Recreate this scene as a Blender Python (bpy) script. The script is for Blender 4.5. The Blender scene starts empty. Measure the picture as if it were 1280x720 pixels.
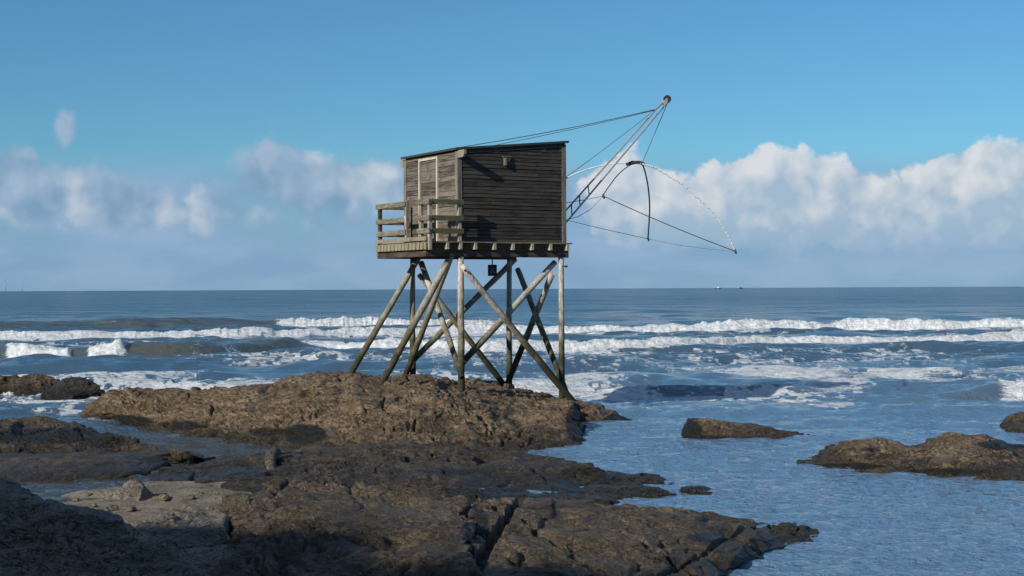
import bpy, bmesh, math, random
import numpy as np
from mathutils import Vector, Matrix

random.seed(7)
RNG = np.random.default_rng(7)
SC = bpy.context.scene
COL = SC.collection

# ------------------------------------------------------------------ camera geometry
FPX, EYE = 1860.0, 3.0
PITCH = math.radians(0.027)
ROLL = math.radians(0.267)
CAMROT = Matrix.Rotation(ROLL, 3, 'Y') @ Matrix.Rotation(PITCH, 3, 'X')

def ray(px, py):
    return CAMROT @ Vector(((px - 640) / FPX, 1.0, -(py - 360) / FPX))
def P(px, py, depth):
    """world point seen at photo pixel (px,py) at a distance (metres along y)"""
    d = ray(px, py); t = depth / d.y
    return Vector((d.x * t, depth, EYE + d.z * t))
def depth_at(px, py, z=0.0):
    d = ray(px, py)
    return (z - EYE) / d.z * d.y
_R = np.array(CAMROT)
def project(x, y, z):
    """photo pixel of world points (arrays)"""
    v = np.stack([x, y, z - EYE], -1) @ _R        # R^T v
    return 640 + FPX * v[..., 0] / v[..., 1], 360 - FPX * v[..., 2] / v[..., 1]

SUN = Vector((-0.69, -0.724, 0.0)) * math.cos(math.radians(26)) + Vector((0, 0, math.sin(math.radians(26))))
SUN.normalize()

# ------------------------------------------------------------------ numpy noise
def _hash(ix, iy, iz, seed):
    h = (ix.astype(np.uint32) * np.uint32(374761393) + iy.astype(np.uint32) * np.uint32(668265263)
         + iz.astype(np.uint32) * np.uint32(2147483647 - 58) + np.uint32(seed * 974711 + 12345))
    h = (h ^ (h >> np.uint32(13))) * np.uint32(1274126177)
    h ^= h >> np.uint32(16)
    return (h & np.uint32(0xffff)).astype(np.float32) * np.float32(2 / 65535.0) - np.float32(1)
def noise3(x, y, z, seed=0):
    x = np.asarray(x, np.float32); y = np.asarray(y, np.float32); z = np.asarray(z, np.float32)
    fx, fy, fz = np.floor(x), np.floor(y), np.floor(z)
    ix, iy, iz = fx.astype(np.int64), fy.astype(np.int64), fz.astype(np.int64)
    u, v, w = x - fx, y - fy, z - fz
    u = u * u * (3 - 2 * u); v = v * v * (3 - 2 * v); w = w * w * (3 - 2 * w)
    def L(a, b, t): return a + (b - a) * t
    r = []
    for dz in (0, 1):
        a = L(_hash(ix, iy, iz + dz, seed), _hash(ix + 1, iy, iz + dz, seed), u)
        b = L(_hash(ix, iy + 1, iz + dz, seed), _hash(ix + 1, iy + 1, iz + dz, seed), u)
        r.append(L(a, b, v))
    return L(r[0], r[1], w)
def noise2(x, y, seed=0):
    x = np.asarray(x, np.float32); y = np.asarray(y, np.float32)
    fx, fy = np.floor(x), np.floor(y)
    ix, iy = fx.astype(np.int64), fy.astype(np.int64); iz = np.zeros_like(ix)
    u, v = x - fx, y - fy
    u = u * u * (3 - 2 * u); v = v * v * (3 - 2 * v)
    a = _hash(ix, iy, iz, seed); b = _hash(ix + 1, iy, iz, seed)
    c = _hash(ix, iy + 1, iz, seed); d = _hash(ix + 1, iy + 1, iz, seed)
    return (a + (b - a) * u) * (1 - v) + (c + (d - c) * u) * v
def fbm2(x, y, oct=4, seed=0, gain=.5):
    s = 0; a = 1.0; n = 0
    for i in range(oct):
        s = s + a * noise2(x * 2.03 ** i + 13.7 * i, y * 2.03 ** i - 7.1 * i, seed + i); n += a; a *= gain
    return s / n
def fbm3(x, y, z, oct=3, seed=0, gain=.5):
    s = 0; a = 1.0; n = 0
    for i in range(oct):
        k = 2.03 ** i
        s = s + a * noise3(x * k + 13.7 * i, y * k - 7.1 * i, z * k + 3.3 * i, seed + i); n += a; a *= gain
    return s / n
def sstep(a, b, x):
    t = np.clip((x - a) / (b - a), 0, 1); return t * t * (3 - 2 * t)

# ------------------------------------------------------------------ mesh helpers
def link(name, me, mat=None, parent=None):
    o = bpy.data.objects.new(name, me); COL.objects.link(o)
    if mat: me.materials.append(mat)
    if parent: o.parent = parent
    return o
def tag(o, label=None, cat=None, group=None, kind=None):
    if label: o['label'] = label
    if cat: o['category'] = cat
    if group: o['group'] = group
    if kind: o['kind'] = kind
    return o
def empty(name, loc, rz=0):
    o = bpy.data.objects.new(name, None); COL.objects.link(o)
    o.location = loc; o.rotation_euler = (0, 0, rz); o.empty_display_size = .2
    return o
def grid_mesh(name, V, attrs=None, smooth=True):
    """V: (n,m,3) array -> mesh of quads"""
    n, m = V.shape[:2]
    me = bpy.data.meshes.new(name)
    me.vertices.add(n * m)
    me.vertices.foreach_set('co', np.ascontiguousarray(V.reshape(-1), np.float32))
    i = np.arange(n - 1)[:, None] * m + np.arange(m - 1)[None, :]
    q = np.stack([i, i + 1, i + m + 1, i + m], -1).reshape(-1, 4)
    nf = len(q)
    me.loops.add(nf * 4); me.loops.foreach_set('vertex_index', q.reshape(-1).astype(np.int32))
    me.polygons.add(nf); me.polygons.foreach_set('loop_start', (np.arange(nf) * 4).astype(np.int32))
    me.polygons.foreach_set('use_smooth', np.full(nf, smooth))
    for k, a in (attrs or {}).items():
        at = me.attributes.new(k, 'FLOAT', 'POINT')
        at.data.foreach_set('value', np.ascontiguousarray(a.reshape(-1), np.float32))
    me.update(calc_edges=True)
    return me

class MB:
    """collects boxes and tubes into one mesh; each piece carries a random number in attribute rnd"""
    def __init__(s): s.v = []; s.f = []; s.r = []
    def add(s, vs, fs, r=None):
        b = len(s.v); s.v += [tuple(v) for v in vs]; s.f += [tuple(i + b for i in f) for f in fs]
        s.r += [random.random() if r is None else r] * len(vs)
    def box(s, a, b, r=None, jit=0.0):
        x0, y0, z0 = a; x1, y1, z1 = b
        vs = [(x, y, z) for z in (z0, z1) for y in (y0, y1) for x in (x0, x1)]
        vs = [tuple(c + random.uniform(-jit, jit) for c in v) for v in vs]
        s.add(vs, [(0, 2, 3, 1), (4, 5, 7, 6), (0, 1, 5, 4), (2, 6, 7, 3), (0, 4, 6, 2), (1, 3, 7, 5)], r)
    def bar(s, p, q, w, h, up=(0, 0, 1), r=None):
        p, q = Vector(p), Vector(q); d = (q - p).normalized()
        x = d.cross(Vector(up)).normalized(); z = x.cross(d).normalized()
        vs = [c + x * sx * w / 2 + z * sz * h / 2 for c in (p, q) for sz in (-1, 1) for sx in (-1, 1)]
        s.add(vs, [(0, 1, 3, 2), (4, 6, 7, 5), (0, 4, 5, 1), (2, 3, 7, 6), (0, 2, 6, 4), (1, 5, 7, 3)], r)
    def tube(s, pts, rad, n=10, rough=0.0, r=None):
        pts = [Vector(p) for p in pts]
        rad = rad if isinstance(rad, (list, tuple)) else [rad] * len(pts)
        vs = []; fs = []
        ref = None
        for i, p in enumerate(pts):
            d = (pts[min(i + 1, len(pts) - 1)] - pts[max(i - 1, 0)]).normalized()
            if ref is None: ref = Vector((1, 0, 0)) if abs(d.x) < .8 else Vector((0, 1, 0))
            x = (ref - d * ref.dot(d)).normalized(); y = d.cross(x); ref = x
            for k in range(n):
                a = 2 * math.pi * k / n; rr = rad[i] * (1 + random.uniform(-rough, rough))
                vs.append(p + x * math.cos(a) * rr + y * math.sin(a) * rr)
        for i in range(len(pts) - 1):
            for k in range(n):
                a, b = i * n + k, i * n + (k + 1) % n
                fs.append((a, b, b + n, a + n))
        fs.append(tuple(reversed(range(n)))); e = (len(pts) - 1) * n
        fs.append(tuple(e + k for k in range(n)))
        s.add(vs, fs, r)
    def build(s, name, mat, parent=None, smooth=False, bevel=0.0):
        me = bpy.data.meshes.new(name); me.from_pydata(s.v, [], s.f); me.update()
        at = me.attributes.new('rnd', 'FLOAT', 'POINT'); at.data.foreach_set('value', np.array(s.r, np.float32))
        if smooth:
            for p in me.polygons: p.use_smooth = len(p.vertices) == 4
        if bevel:
            bm = bmesh.new(); bm.from_mesh(me)
            bmesh.ops.bevel(bm, geom=list(bm.edges), offset=bevel, segments=1, affect='EDGES', clamp_overlap=True)
            bm.to_mesh(me); bm.free()
        return link(name, me, mat, parent)

# ------------------------------------------------------------------ material helpers
class NT:
    def __init__(s, tree): s.t = tree; s.n = tree.nodes; s.l = tree.links
    def node(s, typ, **kw):
        n = s.n.new(typ)
        for k, v in kw.items(): setattr(n, k, v)
        return n
    def put(s, sock, v):
        if isinstance(v, bpy.types.NodeSocket): s.l.new(v, sock)
        elif v is not None: sock.default_value = v
    def math(s, op, a, b=None, c=None, clamp=False):
        n = s.node('ShaderNodeMath', operation=op, use_clamp=clamp)
        s.put(n.inputs[0], a)
        if b is not None: s.put(n.inputs[1], b)
        if c is not None: s.put(n.inputs[2], c)
        return n.outputs[0]
    def mix(s, f, a, b, blend='MIX'):
        n = s.node('ShaderNodeMix', data_type='RGBA', blend_type=blend)
        s.put(n.inputs[0], f)
        for i, v in ((6, a), (7, b)):
            if isinstance(v, tuple) and len(v) == 3: v = (*v, 1)
            s.put(n.inputs[i], v)
        return n.outputs[2]
    def smooth(s, x, a, b, o0=0.0, o1=1.0):
        n = s.node('ShaderNodeMapRange', interpolation_type='SMOOTHSTEP')
        s.put(n.inputs[0], x); s.put(n.inputs[1], a); s.put(n.inputs[2], b); s.put(n.inputs[3], o0); s.put(n.inputs[4], o1)
        return n.outputs[0]
    def noise(s, vec, scale, detail=4, rough=.55, dist=0.0, dim='3D'):
        n = s.node('ShaderNodeTexNoise', noise_dimensions=dim); s.put(n.inputs['Vector'], vec)
        n.inputs['Scale'].default_value = scale; n.inputs['Detail'].default_value = detail
        n.inputs['Roughness'].default_value = rough; n.inputs['Distortion'].default_value = dist
        return n.outputs['Fac']
    def mapping(s, vec, scale=(1, 1, 1), rot=(0, 0, 0), loc=(0, 0, 0)):
        n = s.node('ShaderNodeMapping'); s.put(n.inputs[0], vec)
        n.inputs['Scale'].default_value = scale; n.inputs['Rotation'].default_value = rot; n.inputs['Location'].default_value = loc
        return n.outputs[0]
    def attr(s, name):
        return s.node('ShaderNodeAttribute', attribute_name=name).outputs['Fac']
    def bump(s, h, strength, dist, normal=None):
        n = s.node('ShaderNodeBump'); s.put(n.inputs['Strength'], strength); n.inputs['Distance'].default_value = dist
        s.put(n.inputs['Height'], h)
        if normal is not None: s.put(n.inputs['Normal'], normal)
        return n.outputs[0]
def material(name):
    m = bpy.data.materials.new(name); m.use_nodes = True
    nt = NT(m.node_tree); bs = nt.n['Principled BSDF']
    return m, nt, bs

def plain(name, col, rough=.7, metal=0.0):
    m, nt, bs = material(name)
    tc = nt.node('ShaderNodeTexCoord').outputs['Object']
    nz = nt.noise(tc, 9.0, 4)
    dark = tuple(c * .72 for c in col)
    nt.put(bs.inputs['Base Color'], nt.mix(nt.smooth(nz, .3, .7), dark, col))
    bs.inputs['Roughness'].default_value = rough; bs.inputs['Metallic'].default_value = metal
    return m

def wood(name, dark, light, scale, streak=1.0, moss=0.0, mosscol=(.075, .085, .025), rough=.85, rndamt=.5, pale=None):
    """weathered timber: grain noise stretched along one axis, board-to-board variation, some moss"""
    m, nt, bs = material(name)
    tc = nt.node('ShaderNodeTexCoord').outputs['Object']
    g = nt.noise(nt.mapping(tc, scale), 1.0, 6, .65, .3)
    rnd = nt.attr('rnd')
    f = nt.math('ADD', nt.smooth(g, .28, .72), nt.math('MULTIPLY', nt.math('SUBTRACT', rnd, .5), rndamt), clamp=True)
    c = nt.mix(f, dark, light)
    blot = nt.noise(tc, 3.1, 5, .6)
    c = nt.mix(nt.smooth(blot, .5, .75, 0, .55), c, tuple(d * .55 for d in dark))
    if pale:
        sc = nt.noise(nt.mapping(tc, tuple(k * .6 for k in scale), loc=(3, 1, 7)), 1.0, 5, .7)
        c = nt.mix(nt.smooth(sc, .6, .72, 0, .8), c, pale)
    if moss:
        mn = nt.noise(nt.mapping(tc, (1, 1, 1), loc=(5, 2, 1)), 4.5, 5, .65)
        c = nt.mix(nt.smooth(mn, .62 - .3 * moss, .8 - .2 * moss, 0, .85), c, mosscol)
    nt.put(bs.inputs['Base Color'], c)
    bs.inputs['Roughness'].default_value = rough
    bs.inputs['Specular IOR Level'].default_value = .25
    nt.put(bs.inputs['Normal'], nt.bump(g, .7, .012))
    return m

def pole_mat():
    m, nt, bs = material('weathered_pole')
    geo = nt.node('ShaderNodeNewGeometry').outputs['Position']
    z = nt.node('ShaderNodeSeparateXYZ'); nt.put(z.inputs[0], geo)
    tc = nt.node('ShaderNodeTexCoord').outputs['Object']
    g = nt.noise(nt.mapping(tc, (28, 28, 5)), 1.0, 6, .7, .4)
    oi = nt.node('ShaderNodeObjectInfo').outputs['Random']
    c = nt.mix(nt.smooth(g, .3, .7), (.27, .235, .19), (.66, .62, .53))
    c = nt.mix(nt.smooth(oi, .4, 1.0, 0, .6), c, (.16, .145, .095))
    b = nt.noise(tc, 2.3, 5, .65)
    c = nt.mix(nt.smooth(b, .52, .7, 0, .8), c, (.11, .085, .06))
    # green algae grows up from the splash zone
    lim = nt.math('ADD', z.outputs[2], nt.math('MULTIPLY', nt.math('SUBTRACT', nt.noise(tc, 3.7, 5, .7), .5), 3.2))
    c = nt.mix(nt.smooth(lim, 1.6, 3.3, .9, 0), c, (.1, .095, .042))
    c = nt.mix(nt.smooth(lim, 1.0, 2.1, .92, 0), c, (.026, .028, .016))
    nt.put(bs.inputs['Base Color'], c)
    bs.inputs['Roughness'].default_value = .85; bs.inputs['Specular IOR Level'].default_value = .25
    nt.put(bs.inputs['Normal'], nt.bump(g, .6, .01))
    return m

def rock_mat(name, lo, hi, weed=(.018, .016, .011), wetline=.2, moss=.35, rough=.72, spec=.3, fine=1.0):
    m, nt, bs = material(name)
    geo = nt.node('ShaderNodeNewGeometry').outputs['Position']
    sep = nt.node('ShaderNodeSeparateXYZ'); nt.put(sep.inputs[0], geo)
    q = nt.mapping(geo, (1, 1, 1.7))
    n1 = nt.noise(q, 1.3, 6, .62, .5)
    n2 = nt.noise(q, 7.0 * fine, 6, .68, .8)
    n3 = nt.noise(q, 26.0 * fine, 4, .65)
    f = nt.math('ADD', nt.math('MULTIPLY', n1, .45), nt.math('MULTIPLY', n2, .55))
    c = nt.mix(nt.smooth(f, .36, .64), lo, hi)
    c = nt.mix(nt.smooth(n3, .35, .7, .35, 0), c, tuple(v * .5 for v in lo))
    # dark lichen in curls
    g = nt.noise(nt.mapping(geo, (1, 1, 1.9), loc=(4, 8, 2)), 3.4 * fine, 4, .55, 1.6)
    curl = nt.smooth(nt.math('ABSOLUTE', nt.math('SUBTRACT', g, .5)), .012, .05, 1, 0)
    curl = nt.math('MULTIPLY', curl, nt.smooth(n2, .4, .58, 0, .9))
    c = nt.mix(curl, c, tuple(v * .22 for v in lo))
    # olive film of algae and ochre lichen in patches of their own
    c = nt.mix(nt.smooth(nt.noise(nt.mapping(geo, loc=(9, 3, 1)), 2.1, 6, .7, .6), .5, .7, 0, moss), c, (.062, .056, .022))
    c = nt.mix(nt.smooth(nt.noise(nt.mapping(geo, loc=(2, 7, 5)), 4.2, 6, .75), .62, .74, 0, .5), c, (.25, .19, .12))
    # seaweed, black lichen, dark undercuts and painted flank shade, plus the water line band
    nw = nt.math('MULTIPLY', nt.math('SUBTRACT', nt.noise(geo, 3.4, 6, .7), .5), .5)
    line = nt.smooth(nt.math('ADD', sep.outputs[2], nw), wetline * .3, wetline * 1.6, 1, 0)
    w = nt.math('MAXIMUM', nt.math('MULTIPLY', line, .8), nt.smooth(nt.math('ADD', nt.attr('weed'), nw), .35, .6))
    c = nt.mix(w, c, weed)
    nt.put(bs.inputs['Base Color'], c)
    nt.put(bs.inputs['Roughness'], nt.math('SUBTRACT', rough, nt.math('MULTIPLY', w, .28)))
    bs.inputs['Specular IOR Level'].default_value = spec
    h = nt.math('SUBTRACT', nt.math('ADD', nt.math('MULTIPLY', n2, .8), nt.math('MULTIPLY', n3, .5)), nt.math('MULTIPLY', curl, .5))
    nt.put(bs.inputs['Normal'], nt.bump(h, 1.0, .085 / fine))
    return m

M_ROCK = rock_mat('brown_rock', (.115, .077, .044), (.34, .25, .155))
M_ROCKD = rock_mat('dark_wet_rock', (.05, .036, .023), (.175, .13, .083), moss=.5, rough=.6, spec=.35)
M_ROCKG = rock_mat('grey_wet_rock', (.058, .043, .028), (.19, .143, .09), moss=.4, rough=.6, spec=.35, fine=1.7)
M_ROCKB = rock_mat('black_weedy_rock', (.02, .018, .016), (.055, .047, .04), moss=.3, rough=.45, spec=.45)
M_ROCKF = rock_mat('slate_rock', (.12, .103, .082), (.31, .27, .22), moss=.15, rough=.65, spec=.18, fine=1.8)
M_STONE = rock_mat('pale_stone', (.16, .135, .1), (.31, .27, .21), moss=.1, wetline=.0001, fine=2.0)
M_CLIFF = rock_mat('cliff_rock', (.1, .08, .06), (.25, .2, .15), fine=.3)

# ------------------------------------------------------------------ rocks: ridges swept along their length
HEIGHTS = []
def rock(name, label, st, mat, step=2.0, nt_=110, z0=0.0, prof=((.3, .62), (.66, .98)), back=.75, amp=1.0, seed=1,
         weed=(), tail=.45, cracks=(), joints=1.0, lift=0.0, category='rock', scale=1.0, rough_small=1.0, sway=1.0):
    """st: stations (px, y of the skyline, y of the water line in front, depth of the skyline, depth of the back edge)"""
    st = np.array(st, float)
    s0 = st[:, 0]
    n = max(24, int((s0[-1] - s0[0]) / step))
    s = np.linspace(s0[0], s0[-1], n)
    # smooth interpolation of the stations
    def itp(c):
        v = np.interp(s, s0, c)
        k = max(1, int(6 / step)); ker = np.ones(2 * k + 1) / (2 * k + 1)
        return np.convolve(np.pad(v, k, 'edge'), ker, 'valid')
    yc, yb, dc, db = (itp(st[:, i]) for i in (1, 2, 3, 4))
    dn = np.array([depth_at(a, b, z0) for a, b in zip(s, yb)])
    zc = np.array([P(a, b, d).z for a, b, d in zip(s, yc, dc)])
    h = zc - z0
    # last bit of each end dives under
    (f1, g1), (f2, g2) = prof
    D = np.stack([dn - .25, dn, dn + f1 * (dc - dn), dn + f2 * (dc - dn), dc, dc + .5 * (db - dc), db], 1)
    Z = np.stack([np.full(n, z0 - tail), np.full(n, z0), z0 + h * g1, z0 + h * g2, zc, z0 + h * back, np.full(n, z0 - tail)], 1)
    Z[0] = Z[-1] = z0 - tail
    # resample each cross-section as a smooth curve
    t = np.linspace(0, 1, 7); tt = np.linspace(0, 1, nt_)
    # denser in front (what the camera side shows)
    tt = tt ** 1.15
    i = np.clip((tt * 6).astype(int), 0, 5); u = tt * 6 - i
    def cr(A):
        A = np.concatenate([A[:, :1], A, A[:, -1:]], 1)
        p0, p1, p2, p3 = (A[:, i + k] for k in range(4))
        m1, m2 = (p2 - p0) * .42, (p3 - p1) * .42
        u2, u3 = u * u, u * u * u
        return (2 * u3 - 3 * u2 + 1) * p1 + (u3 - 2 * u2 + u) * m1 + (-2 * u3 + 3 * u2) * p2 + (u3 - u2) * m2
    Y, ZZ = cr(D), cr(Z)
    X = (s[:, None] - 640) / FPX * Y + 0 * ZZ
    V = np.stack([X, Y, ZZ], -1)
    # a low-frequency sideways wobble so the ends and edges are not ruled lines
    wob = fbm3(V[..., 0] * .8, V[..., 1] * .8, V[..., 2], 2, seed + 40)
    V[..., 1] += wob * .35 * sway; V[..., 0] += fbm3(V[..., 0] * .9 + 50, V[..., 1] * .9, V[..., 2], 2, seed + 44) * .25 * sway
    tu = np.gradient(V, axis=0); tv = np.gradient(V, axis=1)
    N = np.cross(tu, tv); N /= np.linalg.norm(N, axis=-1, keepdims=True) + 1e-9
    if (N[..., 2].mean()) < 0: N = -N
    x, y, z = V[..., 0] / scale, V[..., 1] / scale, V[..., 2] * 1.7 / scale
    w1 = fbm3(x * 1.1, y * 1.1, z * 1.1, 2, seed + 3); w2 = fbm3(x * 1.1 + 31, y * 1.1, z * 1.1, 2, seed + 5)
    xw, yw = x + .55 * w1, y + .55 * w2
    d = .16 * fbm3(x * .55, y * .55, z * .8, 2, seed)
    # rough weathered patches alternate with smoother faces
    pm = .3 + .7 * sstep(-.35, .3, fbm3(x * .7 + 17, y * .7, z * .9, 3, seed + 29)); rs = rough_small * pm
    r1 = 1 - np.abs(fbm3(xw * 1.7, yw * 1.7, z * 2.2, 2, seed + 7)) * 2.6
    d = d + .075 * np.clip(r1, -1, 1)
    r2 = 1 - np.abs(noise3(xw * 4.2, yw * 4.6, z * 7.5 + w1, seed + 11)) * 2.2
    d = d + .042 * rs * np.clip(r2, -1, 1)
    r3 = 1 - np.abs(noise3(xw * 11.3 + w2, yw * 10, z * 14, seed + 13)) * 2.2
    d = d + .022 * rs * np.clip(r3, -1, 1)
    r4 = noise3(xw * 27, yw * 25, z * 27, seed + 17)
    d = d + .009 * rs * r4
    gv = noise3(xw * 3.3 + .6 * w2, yw * 3.0 + .5, z * 3.9 + .5 * w1, seed + 23)
    d = d - .075 * rs * np.exp(-(gv / .13) ** 2) * sstep(-.5, .2, w1 + .6 * w2 + .2)
    # ledges: beds dipping to the right, each weathered back under a sharp lip
    bed = z * 2.6 + .9 * w1 + .3 * w2 + .42 * x + .15 * y
    fr_ = bed % 1
    d = d + .085 * (sstep(0, .1, fr_) - fr_) * (.4 + .6 * sstep(-.3, .3, w2))
    bed = z * 8.1 + 1.4 * w2 + 1.1 * x + .4 * y; fr_ = bed % 1
    d = d + .024 * (sstep(0, .15, fr_) - fr_)
    # joints: a few straight clefts
    for q, (ja, jb) in enumerate(((.93, .37), (-.35, .94))):
        jv = (x * ja + y * jb) * .62 + .25 * w1 + q * .37
        d = d - joints * .13 * np.exp(-((((jv % 1) - .5)) / .022) ** 2) * sstep(-.2, .25, fbm3(x * .5, y * .5, z * .2 + q * 5, 2, seed + 31))
    # deep hollows
    pit = noise3(xw * 2.6 + 9, yw * 2.6, z * 3.1, seed + 19)
    d = d - .11 * sstep(.42, .75, pit)
    d = d - d.mean() - .025 + lift
    for (cpx, slope, wd, dep) in cracks:      # a cleft running away from the camera
        cx = (cpx - 640) / FPX * 14.5
        dist = np.abs(V[..., 0] - cx - slope * (V[..., 1] - 14.5) - .07 * w1 - .02 * w2)
        d = d - dep * (1 - sstep(wd * .3, wd, dist))
    V = V + N * (d * amp)[..., None]
    wd_ = np.zeros(V.shape[:2])
    for (a, b, rx, ry, k) in weed:
        pp = project(V[..., 0], V[..., 1], V[..., 2])
        wd_ = np.maximum(wd_, k * np.exp(-(((pp[0] - a) / rx) ** 2 + ((pp[1] - b) / ry) ** 2) * .8))
    cen = np.array([V[..., 0].mean(), V[..., 1].mean(), z0])
    HEIGHTS.append(V[::3, ::3].reshape(-1, 3))
    me = grid_mesh(name, (V - cen)[:, ::-1], {'weed': wd_[:, ::-1]})
    o = link(name, me, mat); o.location = cen
    return tag(o, label, category)

rock('rock', 'broad brown rock carrying the feet of the stilt hut', [
    (112, 530, 527, 34.4, 34.9), (119, 508, 529, 34.2, 35.2), (128, 498, 531, 34, 35.6), (150, 493, 534, 34, 36), (200, 494, 541, 33.8, 36.4), (250, 493, 546, 33.8, 37),
    (300, 493, 550, 33.8, 37.5), (340, 492, 553, 34, 38), (362, 480, 556, 34.6, 39), (400, 473, 560, 35.2, 39.5), (438, 469, 563, 35.3, 40), (470, 474, 565, 35.3, 40),
    (500, 473, 566, 35.6, 40), (540, 474, 567, 35.8, 40), (572, 479, 566, 35.8, 40), (600, 483, 566, 36.2, 40), (640, 491, 565, 36.8, 39.6), (675, 497, 562, 36.3, 38.6),
    (697, 500, 560, 35.2, 37), (711, 503, 559, 34.4, 35.8), (720, 510, 557, 33.4, 34.4), (727, 526, 554, 32.2, 33), (731, 552, 551, 30.8, 31.2)],
    M_ROCK, step=1.0, nt_=300, seed=3, lift=.06, prof=((.3, .6), (.7, 1.0)), weed=((150, 527, 45, 9, 1), (230, 532, 30, 8, .8), (380, 543, 28, 13, 1.1), (335, 540, 40, 8, .7), (720, 530, 12, 24, 1.2), (540, 556, 60, 5, .5)))  # weed mask here also darkens the undercut along the foot
rock('rock', 'low rounded rock lobe in the water behind the right end of the broad hut rock', [
    (668, 525, 532, 34.2, 35), (690, 503, 534, 34.6, 36.5), (720, 502, 534, 34.6, 36.5), (748, 506, 533, 34.4, 36), (770, 516, 531, 34, 35.2), (784, 525, 529, 33.4, 34), (796, 532, 528, 33.2, 33.6)],
    M_ROCK, step=1.0, nt_=120, seed=21, amp=.6, weed=((772, 526, 18, 10, 1),))
rock('rock', 'long dark ledge behind the foreground slab, black weed on its right end', [
    (160, 612, 606, 23.2, 23.6), (180, 603, 612, 23.8, 24.4), (230, 584, 618, 24.6, 25.6), (290, 572, 622, 25.2, 26.4), (345, 566, 626, 25.6, 26.8), (400, 565, 628, 25.8, 27), (480, 561, 632, 26, 27.2),
    (560, 563, 636, 26, 27.2), (620, 570, 638, 25.6, 26.8), (670, 581, 638, 24.6, 25.8), (705, 588, 637, 23.8, 25), (735, 597, 635, 23, 24.2), (755, 609, 634, 22.2, 23), (772, 634, 631, 21, 21.4)],
    M_ROCKD, step=1.0, nt_=220, seed=33, amp=.72, lift=.075, prof=((.25, .5), (.66, .9)), weed=((738, 603, 46, 17, 1.4), (560, 590, 90, 7, .6), (300, 590, 60, 8, .6), (600, 617, 170, 7, .95), (420, 608, 90, 6, .8)))
rock('rock', 'dark weathered rock at the left edge behind the sand patch, above a flat shelf', [
    (-120, 524, 585, 28, 30), (-40, 525, 586, 28.2, 30), (0, 527, 586, 28.4, 30), (50, 528, 586, 28.4, 29.8), (100, 532, 586, 28.2, 29.6), (140, 540, 585, 27.6, 29), (175, 552, 583, 26.8, 28), (205, 560, 581, 26, 26.8), (228, 574, 578, 25.4, 25.8)],
    M_ROCKD, step=1.0, nt_=180, seed=45, amp=.8, prof=((.3, .28), (.62, .55)), weed=((60, 545, 90, 10, 1.1), (130, 552, 40, 10, .8)))
rock('rock', 'flat low mud coloured shelf of rock beside the little stream', [
    (-100, 572, 604, 25.2, 26), (0, 569, 603, 25.4, 26.4), (80, 567, 603, 25.4, 26.4), (150, 566, 598, 25.6, 26.6), (200, 567, 588, 25.8, 26.6), (240, 569, 578, 26, 26.6), (262, 575, 574, 25.8, 26)],
    M_ROCKG, step=1.2, nt_=120, seed=51, amp=.28)
rock('rock', 'brown wave washed rock farthest left in the surf', [
    (-80, 474, 490, 45, 47), (-30, 470, 491, 45, 47), (20, 470, 491, 44.8, 46.6), (50, 470, 490, 44.6, 46.2), (72, 478, 489, 44, 45.4), (90, 489, 488, 43.6, 44.2)],
    M_ROCKD, step=.8, nt_=90, seed=57, amp=.7)
rock('rock', 'black wet rock in the surf beside the brown wave washed one', [
    (52, 496, 494, 42.8, 43.3), (64, 483, 495, 43.2, 44.4), (80, 473, 495, 43.2, 44.6), (100, 471, 495, 43.2, 44.6), (114, 475, 494, 43, 44.2), (124, 486, 494, 42.6, 43.4), (134, 496, 493, 42.6, 43)],
    M_ROCKB, step=.7, nt_=90, seed=61, amp=.8, joints=0)
rock('rock', 'humped dark foreground slab, left half, split from its neighbour by a cleft', [
    (262, 690, 800, 15.4, 16), (274, 650, 810, 16.2, 17), (290, 628, 820, 17, 18.2), (340, 613, 830, 17.6, 19), (400, 611, 835, 17.8, 19.4), (450, 614, 840, 17.6, 19.2), (500, 618, 840, 17.6, 19), (550, 620, 838, 17.5, 18.8), (576, 624, 832, 17.4, 18.4), (586, 650, 826, 16.4, 17)],
    M_ROCKG, step=1.0, nt_=420, seed=71, prof=((.45, .95), (.75, 1.0)), amp=.85, weed=((430, 655, 90, 14, .5),))
rock('rock', 'long dark slab sloping right into the calm water, near foreground', [
    (574, 660, 800, 16, 16.6), (582, 630, 805, 17, 18.2), (600, 621, 806, 17.6, 18.8), (640, 621, 800, 17.8, 19.2), (700, 627, 790, 17.8, 19.2), (780, 634, 775, 17.8, 19), (850, 640, 750, 17.8, 18.8), (900, 646, 728, 17.8, 18.8),
    (935, 650, 706, 17.9, 18.7), (965, 655, 690, 18, 18.6), (992, 660, 678, 18.1, 18.5), (1012, 668, 670, 18.1, 18.3)],
    M_ROCKG, step=1.0, nt_=400, seed=83, prof=((.45, .9), (.78, 1.0)), amp=.62, cracks=((600, .1, .07, .22), (735, -.35, .06, .16), (905, -.7, .07, .16), (820, .5, .05, .1)), weed=((885, 672, 30, 8, .8), (600, 660, 16, 24, .8)))
rock('rock', 'big shadowed slate dark rock filling the bottom left corner', [
    (-160, 590, 900, 13.2, 15), (-60, 600, 900, 13.2, 15), (0, 609, 900, 13.2, 14.8), (30, 616, 900, 13.2, 14.6), (60, 627, 900, 13.1, 14.4), (100, 643, 900, 13, 14.2), (150, 663, 890, 12.8, 13.8), (200, 680, 880, 12.5, 13.4), (240, 700, 870, 12.2, 13), (275, 726, 860, 11.8, 12.4), (300, 790, 850, 11.4, 11.6)],
    M_ROCKF, step=1.0, nt_=420, seed=97, prof=((.4, .62), (.72, .93)), amp=.75)
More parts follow.
